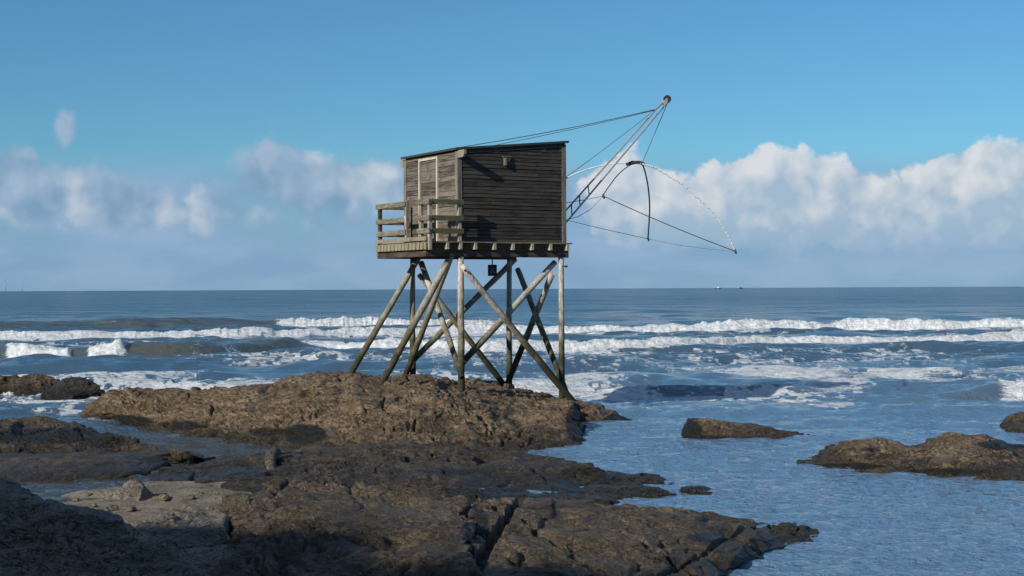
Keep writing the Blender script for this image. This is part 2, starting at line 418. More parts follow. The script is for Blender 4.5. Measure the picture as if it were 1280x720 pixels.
rock('rock', 'lumpy dark rock wedged between the corner rock and the humped slab', [
    (150, 690, 780, 14.4, 15), (172, 660, 790, 15.2, 16), (195, 648, 800, 15.8, 16.8), (225, 640, 800, 16.2, 17.2), (255, 641, 800, 16.2, 17.2), (275, 640, 800, 16, 17), (284, 668, 790, 15.4, 16)],
    M_ROCKF, step=.9, nt_=320, seed=103, prof=((.5, .8), (.8, 1.0)), amp=.7)
rock('rock', 'wedge shaped rock with a blunt black left end standing in calm water', [
    (853, 549, 550, 29.6, 29.8), (856, 523, 551, 30, 30.6), (870, 522, 551.5, 30.4, 31.2), (900, 524.5, 551, 30.5, 31.3), (940, 531, 549.5, 30.4, 31.2), (975, 537.5, 548, 30.2, 30.8), (1000, 543, 547, 30, 30.4), (1018, 549, 546, 29.9, 30.1)],
    M_ROCK, step=.8, nt_=140, seed=113, amp=.42, sway=.3, joints=.3, weed=((862, 540, 14, 14, 1.3), (885, 549, 30, 5, 1), (862, 523, 14, 2.5, .8)))
rock('rock', 'large double humped brown rock at the right edge of the calm water', [
    (1002, 581, 577, 26, 26.4), (1015, 571, 580, 26, 26.8), (1035, 562, 585, 26, 27), (1062, 552, 589, 26, 27.2), (1090, 548, 592, 26, 27.2), (1112, 551, 594, 26, 27), (1135, 555, 596, 26, 27), (1158, 553, 597, 26.2, 27.2), (1175, 543, 598, 26.4, 27.6),
    (1200, 540, 599, 26.4, 27.6), (1225, 545, 600, 26.4, 27.4), (1255, 554, 601, 26.2, 27.2), (1285, 564, 602, 26, 27), (1330, 574, 602, 25.6, 26.4), (1390, 592, 601, 25, 25.4)],
    M_ROCK, step=1.0, nt_=200, seed=127, amp=.6, weed=((1255, 556, 34, 7, 1), (1060, 583, 60, 6, .8), (1180, 590, 80, 6, .8), (1090, 562, 22, 6, .6)))
rock('rock', 'small rock cut by the right edge, beyond the double humped rock', [
    (1250, 536, 537, 32.2, 32.5), (1258, 524, 538, 32.6, 33.4), (1270, 518, 538.5, 32.8, 33.8), (1290, 515, 539, 32.8, 34), (1312, 519, 539, 32.8, 33.8), (1335, 536, 538, 32.4, 32.8)],
    M_ROCK, step=.9, nt_=110, seed=131, amp=.4)
rock('rock', 'flat reef barely breaking the water off the ledge end, farther strip', [
    (690, 600, 607, 23.0, 23.4), (712, 593, 608, 23.25, 24.0), (740, 591, 608, 23.3, 24.2), (775, 592, 607, 23.3, 24.2), (805, 594.5, 606, 23.2, 23.9), (825, 598, 605, 23.05, 23.5), (840, 604, 604, 22.9, 23.1)],
    M_ROCKD, step=.9, nt_=90, seed=139, amp=.3, scale=.5, tail=.3, joints=.2, sway=.4)
rock('rock', 'flat reef barely breaking the water off the ledge end, nearer strip', [
    (722, 618, 623, 21.4, 21.7), (740, 606, 624, 21.95, 22.5), (775, 603.5, 624, 22.1, 22.7), (800, 605, 623, 22, 22.5), (824, 611, 621, 21.7, 22), (846, 619, 619, 21.5, 21.6)],
    M_ROCKD, step=.9, nt_=90, seed=149, amp=.28, scale=.5, tail=.3, joints=.2, sway=.4)
rock('rock', 'tiny awash reef tip right of the flat reef strips', [
    (842, 615, 615, 21.9, 22.1), (856, 608.5, 616.5, 22.05, 22.4), (875, 608.5, 616.5, 22.05, 22.4), (899, 615, 615, 21.9, 22.1)],
    M_ROCKB, step=.9, nt_=60, seed=151, amp=.2, scale=.4, tail=.2, joints=0, sway=.3)

# pale three-sided boulder on the sand, its right flank's shade painted dark
def boulder(name, label, pts, faces, mat, amp, seed, sub=5, shadefn=None):
    me = bpy.data.meshes.new(name); bm = bmesh.new()
    vs = [bm.verts.new(p) for p in pts]
    bmesh.ops.convex_hull(bm, input=vs)
    bmesh.ops.triangulate(bm, faces=bm.faces[:])
    for k in range(sub): bmesh.ops.subdivide_edges(bm, edges=bm.edges[:], cuts=1, use_grid_fill=True)
    for k in range(2): bmesh.ops.smooth_vert(bm, verts=bm.verts[:], factor=.5, use_axis_x=True, use_axis_y=True, use_axis_z=True)
    bm.normal_update()
    co = np.array([v.co[:] for v in bm.verts]); no = np.array([v.normal[:] for v in bm.verts])
    d = .05 * fbm3(co[:, 0] * 3, co[:, 1] * 3, co[:, 2] * 3, 3, seed) + .02 * fbm3(co[:, 0] * 13, co[:, 1] * 13, co[:, 2] * 13, 2, seed + 5)
    co = co + no * (d * amp)[:, None]
    for v, c in zip(bm.verts, co): v.co = c
    for f in bm.faces: f.smooth = True
    bm.to_mesh(me); bm.free()
    w = shadefn(co) if shadefn else np.zeros(len(co))
    at = me.attributes.new('weed', 'FLOAT', 'POINT'); at.data.foreach_set('value', w.astype(np.float32))
    o = link(name, me, mat); return o
bd = 20.6
b0 = P(160, 626, bd)
def bp(px, py, dd): return tuple(P(px, py, bd + dd) - b0)
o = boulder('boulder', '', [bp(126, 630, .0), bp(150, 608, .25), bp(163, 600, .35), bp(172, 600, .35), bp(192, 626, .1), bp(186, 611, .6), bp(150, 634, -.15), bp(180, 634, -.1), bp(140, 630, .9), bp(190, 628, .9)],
            None, M_STONE, .8, 5, shadefn=lambda c: sstep(.12, .2, c[:, 0]) * 1.0)
o.location = b0; tag(o, 'pale triangular boulder with its shaded flank painted dark, lying on the sand', 'boulder')
# pale knobbly spur sticking up on the ledge
mb = MB()
k0 = P(340, 600, 23.4)
mb.tube([P(342, 606, 23.1) - k0, P(341, 595, 23.5) - k0, P(339, 585, 23.9) - k0, P(338, 575, 24.3) - k0, P(341, 568, 24.6) - k0, P(346, 564, 24.9) - k0], [.05, .07, .08, .09, .12, .06], 12, .25)
o = mb.build('rock_spur', M_ROCKD, smooth=True); o.location = k0
o.data.materials[0] = rock_mat('spur_rock', (.1, .08, .055), (.24, .2, .14), wetline=.0001)
tag(o, 'pale knobbly stone spur standing out on the dark ledge', 'rock')
def beach_h(x, y):
    sand = np.exp(-(((x + 4.6) / 3.2) ** 2) ** 1.6) * (sstep(24.2, 22.6, y))
    z = -.55 + .64 * sand + .05 * fbm2(x * 1.3, y * 1.3, 5, 5) + .1 * sand * fbm2(x * .8, y * 2.6, 4, 9)
    z = z + 1.95 * sstep(9.5, 0, y - .15 * np.abs(x))
    z = z + .02 * sstep(-40, -20, x)
    z = z - np.clip((y - 40) * .03, 0, 3)
    return z
# loose stones on the sand patch
stone0 = boulder('stone', '', [(-.1, -.07, -.03), (.1, -.06, -.03), (.09, .07, -.03), (-.08, .08, -.03), (-.06, -.03, .07), (.05, -.04, .08), (.05, .04, .06), (-.05, .05, .06)], None, M_STONE, .5, 9, sub=2)
spots = [(40, 611), (58, 618), (78, 607), (95, 621), (112, 613), (118, 628), (64, 626), (215, 630), (238, 622), (262, 629), (285, 624), (305, 619), (205, 622), (232, 634), (320, 614), (28, 603), (272, 618), (250, 614), (140, 640), (165, 642)]
for i, (a, b) in enumerate(spots):
    o = stone0 if i == 0 else stone0.copy()
    if i: COL.objects.link(o)
    d = depth_at(a, b, .14); p = P(a, b, d)
    o.location = (p.x, p.y, .02 + float(beach_h(np.array(p.x), np.array(p.y)))); o.rotation_euler = (0, 0, random.uniform(0, 6.28))
    k = random.uniform(.35, .95); o.scale = (k * 1.2, k, k * .8)
    tag(o, 'small loose stone lying on the pale sand patch', 'stone', 'loose stones on the sand')

# ------------------------------------------------------------------ beach / sea bed, one sheet
xs = np.concatenate([np.linspace(-400, -16, 40)[:-1], np.linspace(-16, 12, 420), np.linspace(12, 400, 40)[1:]])
ys = np.concatenate([np.linspace(-300, 0, 40)[:-1], np.linspace(0, 30, 420), np.linspace(30, 400, 40)[1:]])
GX, GY = np.meshgrid(xs, ys)
def sand_mat():
    m, nt, bs = material('wet_sand')
    geo = nt.node('ShaderNodeNewGeometry').outputs['Position']
    sep = nt.node('ShaderNodeSeparateXYZ'); nt.put(sep.inputs[0], geo)
    a = nt.noise(geo, 2.2, 6, .65, .4); b = nt.noise(geo, 34, 5, .7)
    c = nt.mix(nt.smooth(a, .35, .65), (.1, .082, .058), (.27, .225, .165))
    c = nt.mix(nt.smooth(b, .4, .7, 0, .6), c, (.36, .31, .24))
    c = nt.mix(nt.smooth(nt.noise(geo, 12, 4, .7), .52, .62, 0, .7), c, (.07, .055, .04))
    c = nt.mix(nt.smooth(sep.outputs[2], .0, .07, .7, 0), c, (.07, .057, .042))
    nt.put(bs.inputs['Base Color'], c)
    nt.put(bs.inputs['Roughness'], nt.smooth(sep.outputs[2], .0, .08, .4, .85))
    nt.put(bs.inputs['Normal'], nt.bump(nt.math('ADD', a, b), .9, .06))
    return m
o = link('beach', grid_mesh('beach', np.stack([GX, GY, beach_h(GX, GY)], -1)), sand_mat())
tag(o, kind='structure')

# ------------------------------------------------------------------ cliff behind the viewer that shades the nearest rocks
def cliff():
    n, m = 520, 110
    s = np.linspace(-46, 60, n); t = np.linspace(0, 1, m)
    S, T = np.meshgrid(s, t, indexing='ij')
    ex, ey = -23.9, -9.6
    dx, dy = .77, -.64
    crest = 16.3 + 1.3 * fbm2(S * .12, S * 0, 3, 61) + 1.3 * fbm2(S * .55, S * 0 + 3, 4, 67, .65)
    out = np.interp(T, [0, .45, .55, .75, 1], [6, .6, 0, -3, -26])     # towards the beach is +
    hz = np.interp(T, [0, .45, .55, .75, 1], [-1.2, .93, 1.0, 1.0, 1.05])
    Z = np.where(T < .55, hz * crest, crest * hz)
    nx, ny = .69, .724
    X = ex + dx * S + nx * out; Y = ey + dy * S + ny * out
    b = fbm3(X * .25, Y * .25, Z * .25, 4, 71)
    k = sstep(.6, .4, T)
    X = X + nx * b * 1.8 * k; Y = Y + ny * b * 1.8 * k; Z = Z + .4 * fbm3(X * .6, Y * .6, Z * .4, 3, 75) * (1 - .6 * k)
    o = link('cliff', grid_mesh('cliff', np.stack([X, Y, Z], -1), {'weed': np.zeros_like(X)}), M_CLIFF)
    tag(o, kind='structure')
cliff()

# ------------------------------------------------------------------ sea
def make_sea():
    # rows by distance: fine where the photograph resolves it, finer still on the breaking waves
    off = np.concatenate([np.arange(620, 60, -.7), np.arange(60, 20, -.45), np.arange(20, 3, -.5)])
    rows = list(5580 / off)
    for a, b, st in ((96, 118, .16), (60, 90, .13), (39, 46, .06)):
        rows = [r for r in rows if not (a < r < b)] + list(np.arange(a, b, st))
    rows += list(np.geomspace(1900, 24000, 26))
    rows = np.array(sorted(rows))
    rows = rows[np.concatenate([[True], np.diff(rows) > .02])]
    az_in = np.linspace(-.372, .372, 1000)
    az = np.concatenate([np.linspace(-1.35, -.372, 70)[:-1], az_in, np.linspace(.372, 1.35, 70)[1:]])
    Yd, T = np.meshgrid(rows, np.tan(az), indexing='ij')
    x = Yd * T; y = Yd
    px, py = project(x, y, np.zeros_like(x))
    sp_row = np.gradient(rows)[:, None] * np.ones_like(x)
    # --- base chop: many small wave trains, dropped where the grid cannot carry them
    z = np.zeros_like(x)
    calm = sstep(46, 30, y) * sstep(-2.5, 1.0, x) * .55 + sstep(31, 27, y) * .3
    calm = np.clip(calm + sstep(29, 25, y) * sstep(-1.5, -3, x) * .5, 0, .85)
    rng = np.random.default_rng(5)
    gust = .75 + .5 * fbm2(x * .06, y * .1, 3, 91)
    for i in range(46):
        lam = .38 * (14 / .38) ** (i / 45)
        th = rng.normal(0, .55); k = 2 * np.pi / lam
        kx, ky = k * math.sin(th), k * math.cos(th)
        a = .0088 * lam ** .78
        keep = sstep(.42, .24, sp_row / lam)
        c = np.clip(1 - calm * (1.05 if lam > 1.1 else .6), 0, 1)
        ph = kx * x + ky * y + rng.uniform(0, 6.28) + 1.4 * noise2(x * .5 / lam ** .7, y * .5 / lam ** .7, i)
        z += a * keep * c * gust * (np.sin(ph) + .25 * np.sin(2 * ph + 1.2))
    # fine cross ripples near by
    nr = sstep(50, 34, y)
    for i in range(30):
        lam = .2 * (.8 / .2) ** (i / 29); th = rng.normal(0, .5); k = 2 * np.pi / lam
        a = .06 * lam / 6.283 * nr * sstep(.45, .25, sp_row / lam) * (.6 + .8 * noise2(x * .35 + i, y * .35, 50 + i))
        z += a * np.sin(k * (x * math.sin(th) + y * math.cos(th)) + rng.uniform(0, 6.28) + 1.2 * noise2(x * .9 / lam ** .5, y * .9 / lam ** .5, 80 + i))
    # long swell offshore
    z += .3 * sstep(115, 200, y) * sstep(900, 350, y) * np.sin(2 * np.pi * y / 38 + 3.2 * fbm2(x * .008, y * .006, 2, 33)) * (.5 + .9 * fbm2(x * .012, y * .02, 2, 37))
    z += .25 * sstep(200, 300, y) * sstep(800, 450, y) * np.sin(2 * np.pi * y / 85 + 3 * fbm2(x * .004, y * .003, 2, 39))
    foam = np.zeros_like(x); turb = np.zeros_like(x)
    lace = fbm2(x * .9, y * .55, 4, 15)
    # --- breaking waves
    def wave(base, height, foamy, backlen, front, seed, turbid=1.0, lump=1.0):
        nonlocal z, foam, turb
        bx = np.array([b[0] for b in base], float)
        bd = np.array([depth_at(b[0], b[1]) for b in base])
        d0 = sum(np.interp(px + q, bx, bd) for q in (-45, -30, -15, 0, 15, 30, 45)) / 7 + 1.1 * fbm2(x * .16, x * 0 + seed, 3, seed) + 2.6 * np.clip((y - 50) / 50, 0, 1) * fbm2(x * .045, x * 0 + seed + 9, 3, seed + 1)
        hh = sum(np.interp(px + q, [h[0] for h in height], [h[1] for h in height]) for q in (-30, -15, 0, 15, 30)) / 5
        ff = np.interp(px, [f[0] for f in foamy], [f[1] for f in foamy])
        hh = 1.12 * hh * (1 + (.12 + .26 * ff) * fbm2(x * .5, x * 0 + 5.5, 3, seed + 2))
        ff = np.interp(px, [f[0] for f in foamy], [f[1] for f in foamy])
        t = y - d0
        fr = front * (1.0 + .6 * (1 - ff))
        shp = sstep(0, fr, t) * (1 - sstep(fr, fr + backlen, t))
        crest = np.exp(-((t - fr) / (fr * .8)) ** 2)
        z += hh * shp
        l = fbm2(x * 2.3, t * 2.8, 5, seed + 6, .68)
        body = sstep(-.5, .2, t) * (1 - sstep(fr * 1.15, fr * 1.15 + 1.8, t))
        z += ff * lump * hh * (.42 * l) * body
        edge = fbm2(x * 1.4, t * 1.4, 4, seed + 9)
        f = ff * sstep(.05, .35, body + .5 * edge) * sstep(-.62, -.1, edge + body) * sstep(-1.6, -.4, t) * (1 - sstep(fr * 1.15 + 1.2, fr * 1.15 + 3.2, t))
        foam = np.maximum(foam, f * sstep(.02, .25, ff))
        # lacy remains behind and in front
        res = ff * (np.exp(-((t + 1.2) / 2.2) ** 2) * .55 + np.exp(-((t - fr - 4) / 4) ** 2) * .5)
        foam = np.maximum(foam, res * sstep(.05, .3, lace + .1))
        turb = np.maximum(turb, turbid * np.clip(hh * 2.2, 0, 1) * sstep(-.4, .3, t) * (1 - sstep(fr, fr + backlen * .35, t)))
    # far breaker (main line)
    wave([(-300, 424), (0, 424), (200, 424), (350, 422), (480, 418.5), (640, 417), (800, 416), (1000, 414.6), (1280, 412.5), (1600, 411)],
         [(-300, .36), (0, .4), (200, .45), (420, .36), (560, .45), (640, .36), (740, .34), (850, .48), (1000, .52), (1280, .5), (1600, .45)],
         [(-300, 1), (1600, 1)], 7, .9, 201)
    # swell behind it, breaking only in the middle
    wave([(-300, 411.5), (0, 412), (200, 411), (360, 410), (600, 409), (700, 408)],
         [(-300, .3), (0, .4), (90, .55), (200, .85), (300, .7), (345, .5), (380, .62), (500, .6), (600, .45), (680, .15), (760, 0)],
         [(-300, 0), (338, 0), (360, 1), (560, 1), (620, .5), (680, 0)], 7, 1.3, 231, turbid=.7)
    # nearer breaker on the right
    wave([(360, 437), (480, 439), (600, 441), (700, 438.5), (850, 436), (1000, 430.5), (1150, 428), (1280, 425.5), (1600, 422)],
         [(340, 0), (400, .14), (480, .24), (640, .28), (720, .25), (850, .33), (1000, .3), (1280, .34), (1600, .33)],
         [(340, 0), (385, .5), (420, 1), (1600, 1)], 6, .8, 261)
    # olive wave on the left with two broken stretches
    wave([(-300, 447), (0, 447.5), (100, 449.5), (250, 449.5), (330, 444), (420, 438), (520, 436)],
         [(-300, .3), (-20, .4), (10, .55), (60, .6), (100, .6), (200, .82), (260, .8), (330, .55), (400, .3), (470, 0)],
         [(-300, .9), (-30, .7), (-8, .1), (6, .15), (14, 1), (84, 1), (92, .03), (108, .03), (114, 1), (150, .95), (162, .1), (175, 0), (1300, 0)], 6.5, 1.25, 291, lump=.6)
    # dark green little wave right of the hut
    wave([(700, 497), (790, 494), (880, 495.5), (960, 494.5), (1030, 494), (1090, 492)],
         [(715, 0), (770, .13), (830, .25), (920, .25), (1000, .2), (1060, .1), (1120, 0)],
         [(715, .2), (755, .8), (800, 1), (818, .15), (900, .0), (1000, .05), (1030, .55), (1070, .4), (1100, 0)], 3.2, .75, 321, lump=.8)
    wave([(880, 472), (1000, 470), (1100, 469), (1280, 470), (1500, 471)],
         [(880, 0), (960, .16), (1100, .18), (1280, .14), (1500, .1)],
         [(880, 0), (930, .5), (1000, .7), (1060, .4), (1130, .6), (1200, .2), (1280, .5), (1500, .3)], 3, .8, 351, turbid=.6)
    wave([(1170, 500), (1240, 496), (1290, 494), (1400, 492)], [(1150, 0), (1200, .16), (1280, .3), (1400, .3)], [(1150, 0), (1245, .1), (1265, .9), (1400, .9)], 3, .8, 381)
    # --- fringe of wash round the rocks
    V = np.concatenate(HEIGHTS); V = V[(V[:, 2] > -.03)]
    cs = .08; H, _, _ = np.histogram2d(V[:, 0], V[:, 1], bins=[np.arange(-14, 14, cs), np.arange(12, 52, cs)]); H = (H > 0).astype(float)
    def blur(A, k):
        ker = np.ones(2 * k + 1) / (2 * k + 1)
        for ax in (0, 1, 0, 1): A = np.apply_along_axis(lambda v: np.convolve(v, ker, 'same'), ax, A)
        return A
    F1 = blur(H, 4)
    ii = np.clip(((x + 14) / cs).astype(int), 0, H.shape[0] - 1); jj = np.clip(((y - 12) / cs).astype(int), 0, H.shape[1] - 1)
    near = F1[ii, jj] * (np.abs(x) < 13.5) * (y < 51)
    expo = .12 + .88 * sstep(31, 36, y)
    foam = np.maximum(foam, expo * sstep(.04, .35, near + .12 * fbm2(x * 2.2, y * 2.2, 4, 611)) * (.55 + .6 * fbm2(x * 1.1, y * 1.1, 3, 617)))
    # --- flat drifting foam
    def patch(a, b, rx, ry, k, thr=0.1, sx=1.6, sy=1.0, seed=0):
        nonlocal foam
        w = np.exp(-((px - a) / rx) ** 2 - ((py - b) / ry) ** 2)
        n = 1 - np.abs(fbm2(x * sx, y * sy, 4, 400 + seed, .6)) * 3.2
        n2 = fbm2(x * sx * .5, y * sy * .4, 3, 430 + seed)
        foam = np.maximum(foam, k * sstep(.55, 1.05, w * 1.1 + .55 * n - thr + .5 * n2) * sstep(.06, .3, w))
    for q in ((60, 482, 95, 13, 1, -.05), (210, 489, 110, 9, .95, -.1), (60, 500, 80, 9, .9, 0), (340, 487, 70, 7, .9, 0), (150, 470, 120, 8, .6, .25), (90, 515, 60, 5, .6, .15), (300, 478, 160, 7, .55, .3),
              (430, 450, 260, 8, .5, .35), (545, 474, 70, 8, .9, .0), (660, 486, 70, 9, .9, -.05), (720, 478, 70, 10, .7, .15), (760, 490, 60, 7, .9, .0), (920, 497, 110, 5.5, 1, -.15), (860, 500, 70, 5, .8, 0),
              (985, 466, 110, 8, .85, .1), (1120, 465, 110, 9, .8, .15), (1040, 480, 60, 7, .8, .1), (1040, 509, 26, 4, .9, -.05), (1180, 475, 120, 6, .6, .25), (1270, 486, 30, 8, .9, -.1), (720, 455, 300, 9, .45, .4), (1000, 452, 300, 8, .45, .35),
              (230, 432, 300, 4, .6, .2), (900, 513, 200, 6, .4, .4), (640, 428, 200, 4, .6, .2), (1000, 441, 320, 5, .5, .3)):
        patch(*q, seed=int(q[0]) % 7)
    # little thrown-up spray along the back of the hut rock
    spr = sstep(.25, .75, fbm2(x * 2.1, y * 2.4, 4, 505, .65)) * np.exp(-((py - 488) / 4.5) ** 2) * (sstep(140, 190, px) * sstep(430, 360, px) + .8 * sstep(540, 560, px) * sstep(690, 650, px))
    z += .32 * spr; foam = np.maximum(foam, sstep(.08, .35, spr))
    splash = sstep(.2, .7, fbm2(x * 2.3, y * 2.2, 4, 515, .65)) * np.exp(-((py - 492) / 5) ** 2) * sstep(150, 60, px)
    foam = np.maximum(foam, sstep(.1, .4, splash)); z += .15 * splash
    foam *= 1 - .75 * calm
    # sandy water close inshore
    shallow = sstep(33, 28, y) * sstep(-1.2, -2.6, x)
    foam *= 1 - shallow * sstep(31.5, 30, y)
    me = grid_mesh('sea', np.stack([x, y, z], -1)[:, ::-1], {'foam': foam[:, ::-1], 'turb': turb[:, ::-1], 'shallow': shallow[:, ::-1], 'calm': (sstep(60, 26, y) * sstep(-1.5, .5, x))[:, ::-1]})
    m, nt, bs = material('sea_water')
    geo = nt.node('ShaderNodeNewGeometry').outputs['Position']
    cd = nt.node('ShaderNodeNewGeometry')
    sep = nt.node('ShaderNodeSeparateXYZ'); nt.put(sep.inputs[0], geo)
    dist = sep.outputs[1]
    tb = nt.attr('turb'); sh = nt.attr('shallow')
    b1 = nt.noise(nt.mapping(geo, (6, 9, 1)), 1.0, 3, .55, .8)
    b2 = nt.noise(nt.mapping(geo, (.5, 1.3, 1)), 1.0, 5, .62, .5)
    b3 = nt.noise(nt.mapping(geo, (.045, .14, 1)), 1.0, 5, .62, .4)
    c = nt.mix(nt.attr('calm'), (.05, .09, .128), (.11, .19, .29))  # calm water's colour lightened to stand in for sky reflection
    c = nt.mix(nt.math('MULTIPLY', tb, nt.smooth(b2, .3, .65, .35, .95)), c, (.085, .088, .062))
    c = nt.mix(sh, c, (.05, .046, .036))
    fo = nt.attr('foam')
    brk = nt.noise(nt.mapping(geo, (2.4, 3.4, 3.4)), 1.0, 8, .72, .9)
    web = nt.math('ABSOLUTE', nt.math('SUBTRACT', nt.noise(nt.mapping(geo, (1.1, 2.2, 1)), 1.0, 6, .6, 1.2), .5))
    web = nt.smooth(web, 0, .09, 1, 0)
    ff = nt.math('ADD', nt.math('MULTIPLY', fo, 1.25), nt.math('ADD', nt.math('MULTIPLY', nt.math('SUBTRACT', brk, .5), 2.6), nt.math('MULTIPLY', web, .3)))
    ff = nt.math('MULTIPLY', nt.smooth(ff, .36, 1.05), nt.smooth(fo, .0, .15))
    thick = nt.noise(geo, 3.3, 6, .7)
    c = nt.mix(ff, c, nt.mix(nt.smooth(thick, .35, .6), (.5, .56, .6), (.84, .85, .84)))
    nt.put(bs.inputs['Base Color'], c)
    nt.put(bs.inputs['Roughness'], nt.math('ADD', nt.smooth(dist, 40, 300, .06, .22), nt.math('MULTIPLY', ff, .65)))
    bs.inputs['IOR'].default_value = 1.45
    # ripples: three scales, elongated along the shore
    n1 = nt.bump(b1, nt.smooth(dist, 16, 75, .9, .0), .11)
    n2 = nt.bump(b2, nt.math('MULTIPLY', nt.smooth(dist, 22, 80, .12, .6), nt.smooth(dist, 150, 500, 1, .1)), .5, n1)
    n3 = nt.bump(b3, nt.math('MULTIPLY', nt.smooth(dist, 60, 180, 0, .9), nt.smooth(dist, 500, 1500, 1, .2)), 3.2, n2)
    b4 = nt.noise(nt.mapping(geo, (.006, .03, 1)), 1.0, 6, .6, .4)
    n3 = nt.bump(b4, nt.smooth(dist, 150, 600, 0, .9), 14.0, n3)
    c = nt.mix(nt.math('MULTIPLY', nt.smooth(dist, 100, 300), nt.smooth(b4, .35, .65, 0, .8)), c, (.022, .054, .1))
    n3 = nt.bump(nt.noise(geo, 5.0, 6, .75), nt.math('MULTIPLY', ff, .8), .25, n3)
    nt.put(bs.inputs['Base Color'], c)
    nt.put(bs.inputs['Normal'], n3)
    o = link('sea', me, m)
    tag(o, kind='structure')
make_sea()

# ------------------------------------------------------------------ fishing hut on stilts
A0 = P(573, 303, 34.0)
BASEZ = .36
TH = math.radians(30)
HUT = empty('fishing_hut', (A0.x, A0.y, BASEZ), TH)
tag(HUT, 'dark timber fishing hut on tall crossed stilts with a railed landing', 'fishing hut')
HM = Matrix.Translation((A0.x, A0.y, BASEZ)) @ Matrix.Rotation(TH, 4, 'Z')
HI = HM.inverted()
def LP(px, py, depth): return HI @ P(px, py, depth)
L, W = 2.866, 2.754
DZ = 4.08 - BASEZ                     # deck top, local z
def zpix(a, b, py):
    """local z that shows at photo row py above local plan point (a,b)"""
    w = HM @ Vector((a, b, 0)); d = w.y
    px = 640 + FPX * w.x / d
    return P(px, py, d).z - BASEZ
ZN = zpix(0, 0, 187.5); ZS = zpix(L, 0, 179.5)          # wall tops: door side, sea side
WL = DZ + .0

M_WALL = wood('dark_weathered_boards', (.02, .017, .0145), (.083, .071, .059), (1.8, 1.8, 52), rndamt=.5, pale=(.14, .123, .1), moss=.12)
M_DOORW = wood('brown_weathered_boards', (.045, .036, .03), (.2, .168, .135), (2.2, 2.2, 38), rndamt=.75, pale=(.3, .26, .21), moss=.1)
M_TRIM = wood('grey_trim', (.11, .097, .08), (.24, .215, .175), (20, 20, 2.2), rndamt=.3)
M_PALE = wood('bleached_timber', (.4, .36, .27), (.66, .61, .49), (14, 14, 2.0), rndamt=.3)
M_RAIL = wood('grey_mossy_rail', (.1, .085, .066), (.3, .265, .21), (3, 3, 24), moss=.55, mosscol=(.12, .12, .05), rndamt=.35)
M_RAILG = wood('shaded_mossy_rail', (.07, .06, .035), (.2, .18, .1), (3, 3, 24), moss=.9, mosscol=(.085, .09, .03), rndamt=.3)  # darker, greener mossy copy: near side's shade put into the colour
M_FASC = wood('lichen_board', (.14, .122, .085), (.35, .315, .22), (26, 26, 3), moss=.3, mosscol=(.22, .2, .09), rndamt=.35)
M_BEAM = wood('dark_brown_beam', (.035, .025, .02), (.12, .088, .07), (2, 2, 20), rndamt=.3)
M_POST = wood('grey_post', (.18, .155, .12), (.42, .375, .295), (16, 16, 2.4), moss=.35, mosscol=(.13, .13, .06), rndamt=.3)
M_JOIST = wood('pale_joist', (.25, .22, .165), (.45, .4, .31), (18, 3, 18), rndamt=.3)
M_DECK = wood('deck_board', (.1, .085, .065), (.25, .215, .165), (3, 20, 20), moss=.3, rndamt=.4)
M_ROOF = plain('roof_felt', (.045, .042, .042), .9)
M_POLE = pole_mat()
M_IRON = plain('dark_iron', (.03, .032, .036), .55, .3)
M_ALU = plain('dull_metal_spar', (.44, .43, .4), .5, .2)
M_WIRE = plain('grey_wire', (.16, .17, .18), .6, .2)
M_ROPE = plain('grey_rope', (.36, .36, .36), .9)
M_WHITE = plain('white_tube', (.62, .63, .63), .5)
M_BLUE = plain('dark_tube', (.055, .06, .075), .55)
M_WPAINT = plain('white_paint', (.78, .77, .73), .6)

def top_at(a): return ZN + (ZS - ZN) * a / L
# boarded walls: overlapping horizontal boards, cut in lengths
def boards_u(mb, b_out, sgn, a0, a1, lap=.018, bh=.086):
    z = WL; i = 0
    while z < top_at(a1) - .02:
        cuts = [a0, a1] if random.random() < .35 else [a0, random.uniform(a0 + .6, a1 - .6), a1]
        if z + bh + .03 > top_at(a0): cuts = list(np.linspace(a0, a1, 24))
        for c0, c1 in zip(cuts, cuts[1:]):
            t0 = min(z + bh + .012, top_at(c0) - .015); t1 = min(z + bh + .012, top_at(c1) - .015)
            if t1 <= z + .002: continue
            t0 = max(t0, z + .004)
            j = random.uniform(-.004, .004); o1 = b_out + sgn * (lap + j); o2 = b_out + sgn * (.004 + j); bi = b_out - sgn * .02
            g = .003 if len(cuts) < 9 else 0
            vs = [(c0 + g, o1, z), (c1 - g, o1, z), (c1 - g, o2, t1), (c0 + g, o2, t0), (c0 + g, bi, z), (c1 - g, bi, z), (c1 - g, bi, t1), (c0 + g, bi, t0)]
            mb.add(vs, [(0, 1, 2, 3), (5, 4, 7, 6), (0, 4, 5, 1), (3, 2, 6, 7), (0, 3, 7, 4), (1, 5, 6, 2)])
        z += bh; i += 1
def boards_v(mb, a_out, sgn, spans, ztop, lap=.018, bh=.118, zb=WL):
    z = zb
    while z < ztop - .02:
        for b0, b1, zlo, zhi in spans:
            if z + bh < zlo or z > zhi - .01: continue
            t = min(z + bh + .012, ztop, zhi); zz = max(z, zlo)
            j = random.uniform(-.004, .004); o1 = a_out + sgn * (lap + j); o2 = a_out + sgn * (.004 + j); ai = a_out - sgn * .02
            vs = [(o1, b0, zz), (o1, b1, zz), (o2, b1, t), (o2, b0, t), (ai, b0, zz), (ai, b1, zz), (ai, b1, t), (ai, b0, t)]
            mb.add(vs, [(0, 1, 2, 3), (5, 4, 7, 6), (0, 4, 5, 1), (3, 2, 6, 7), (0, 3, 7, 4), (1, 5, 6, 2)])
        z += bh
mb = MB(); boards_u(mb, 0, -1, .03, L - .03); mb.build('wall', M_WALL, HUT)
mb = MB(); boards_u(mb, W, 1, .03, L - .03); mb.build('wall', M_WALL, HUT)
DB0, DB1 = 1.0, 1.92
DTOP = zpix(0, 1.46, 199) 
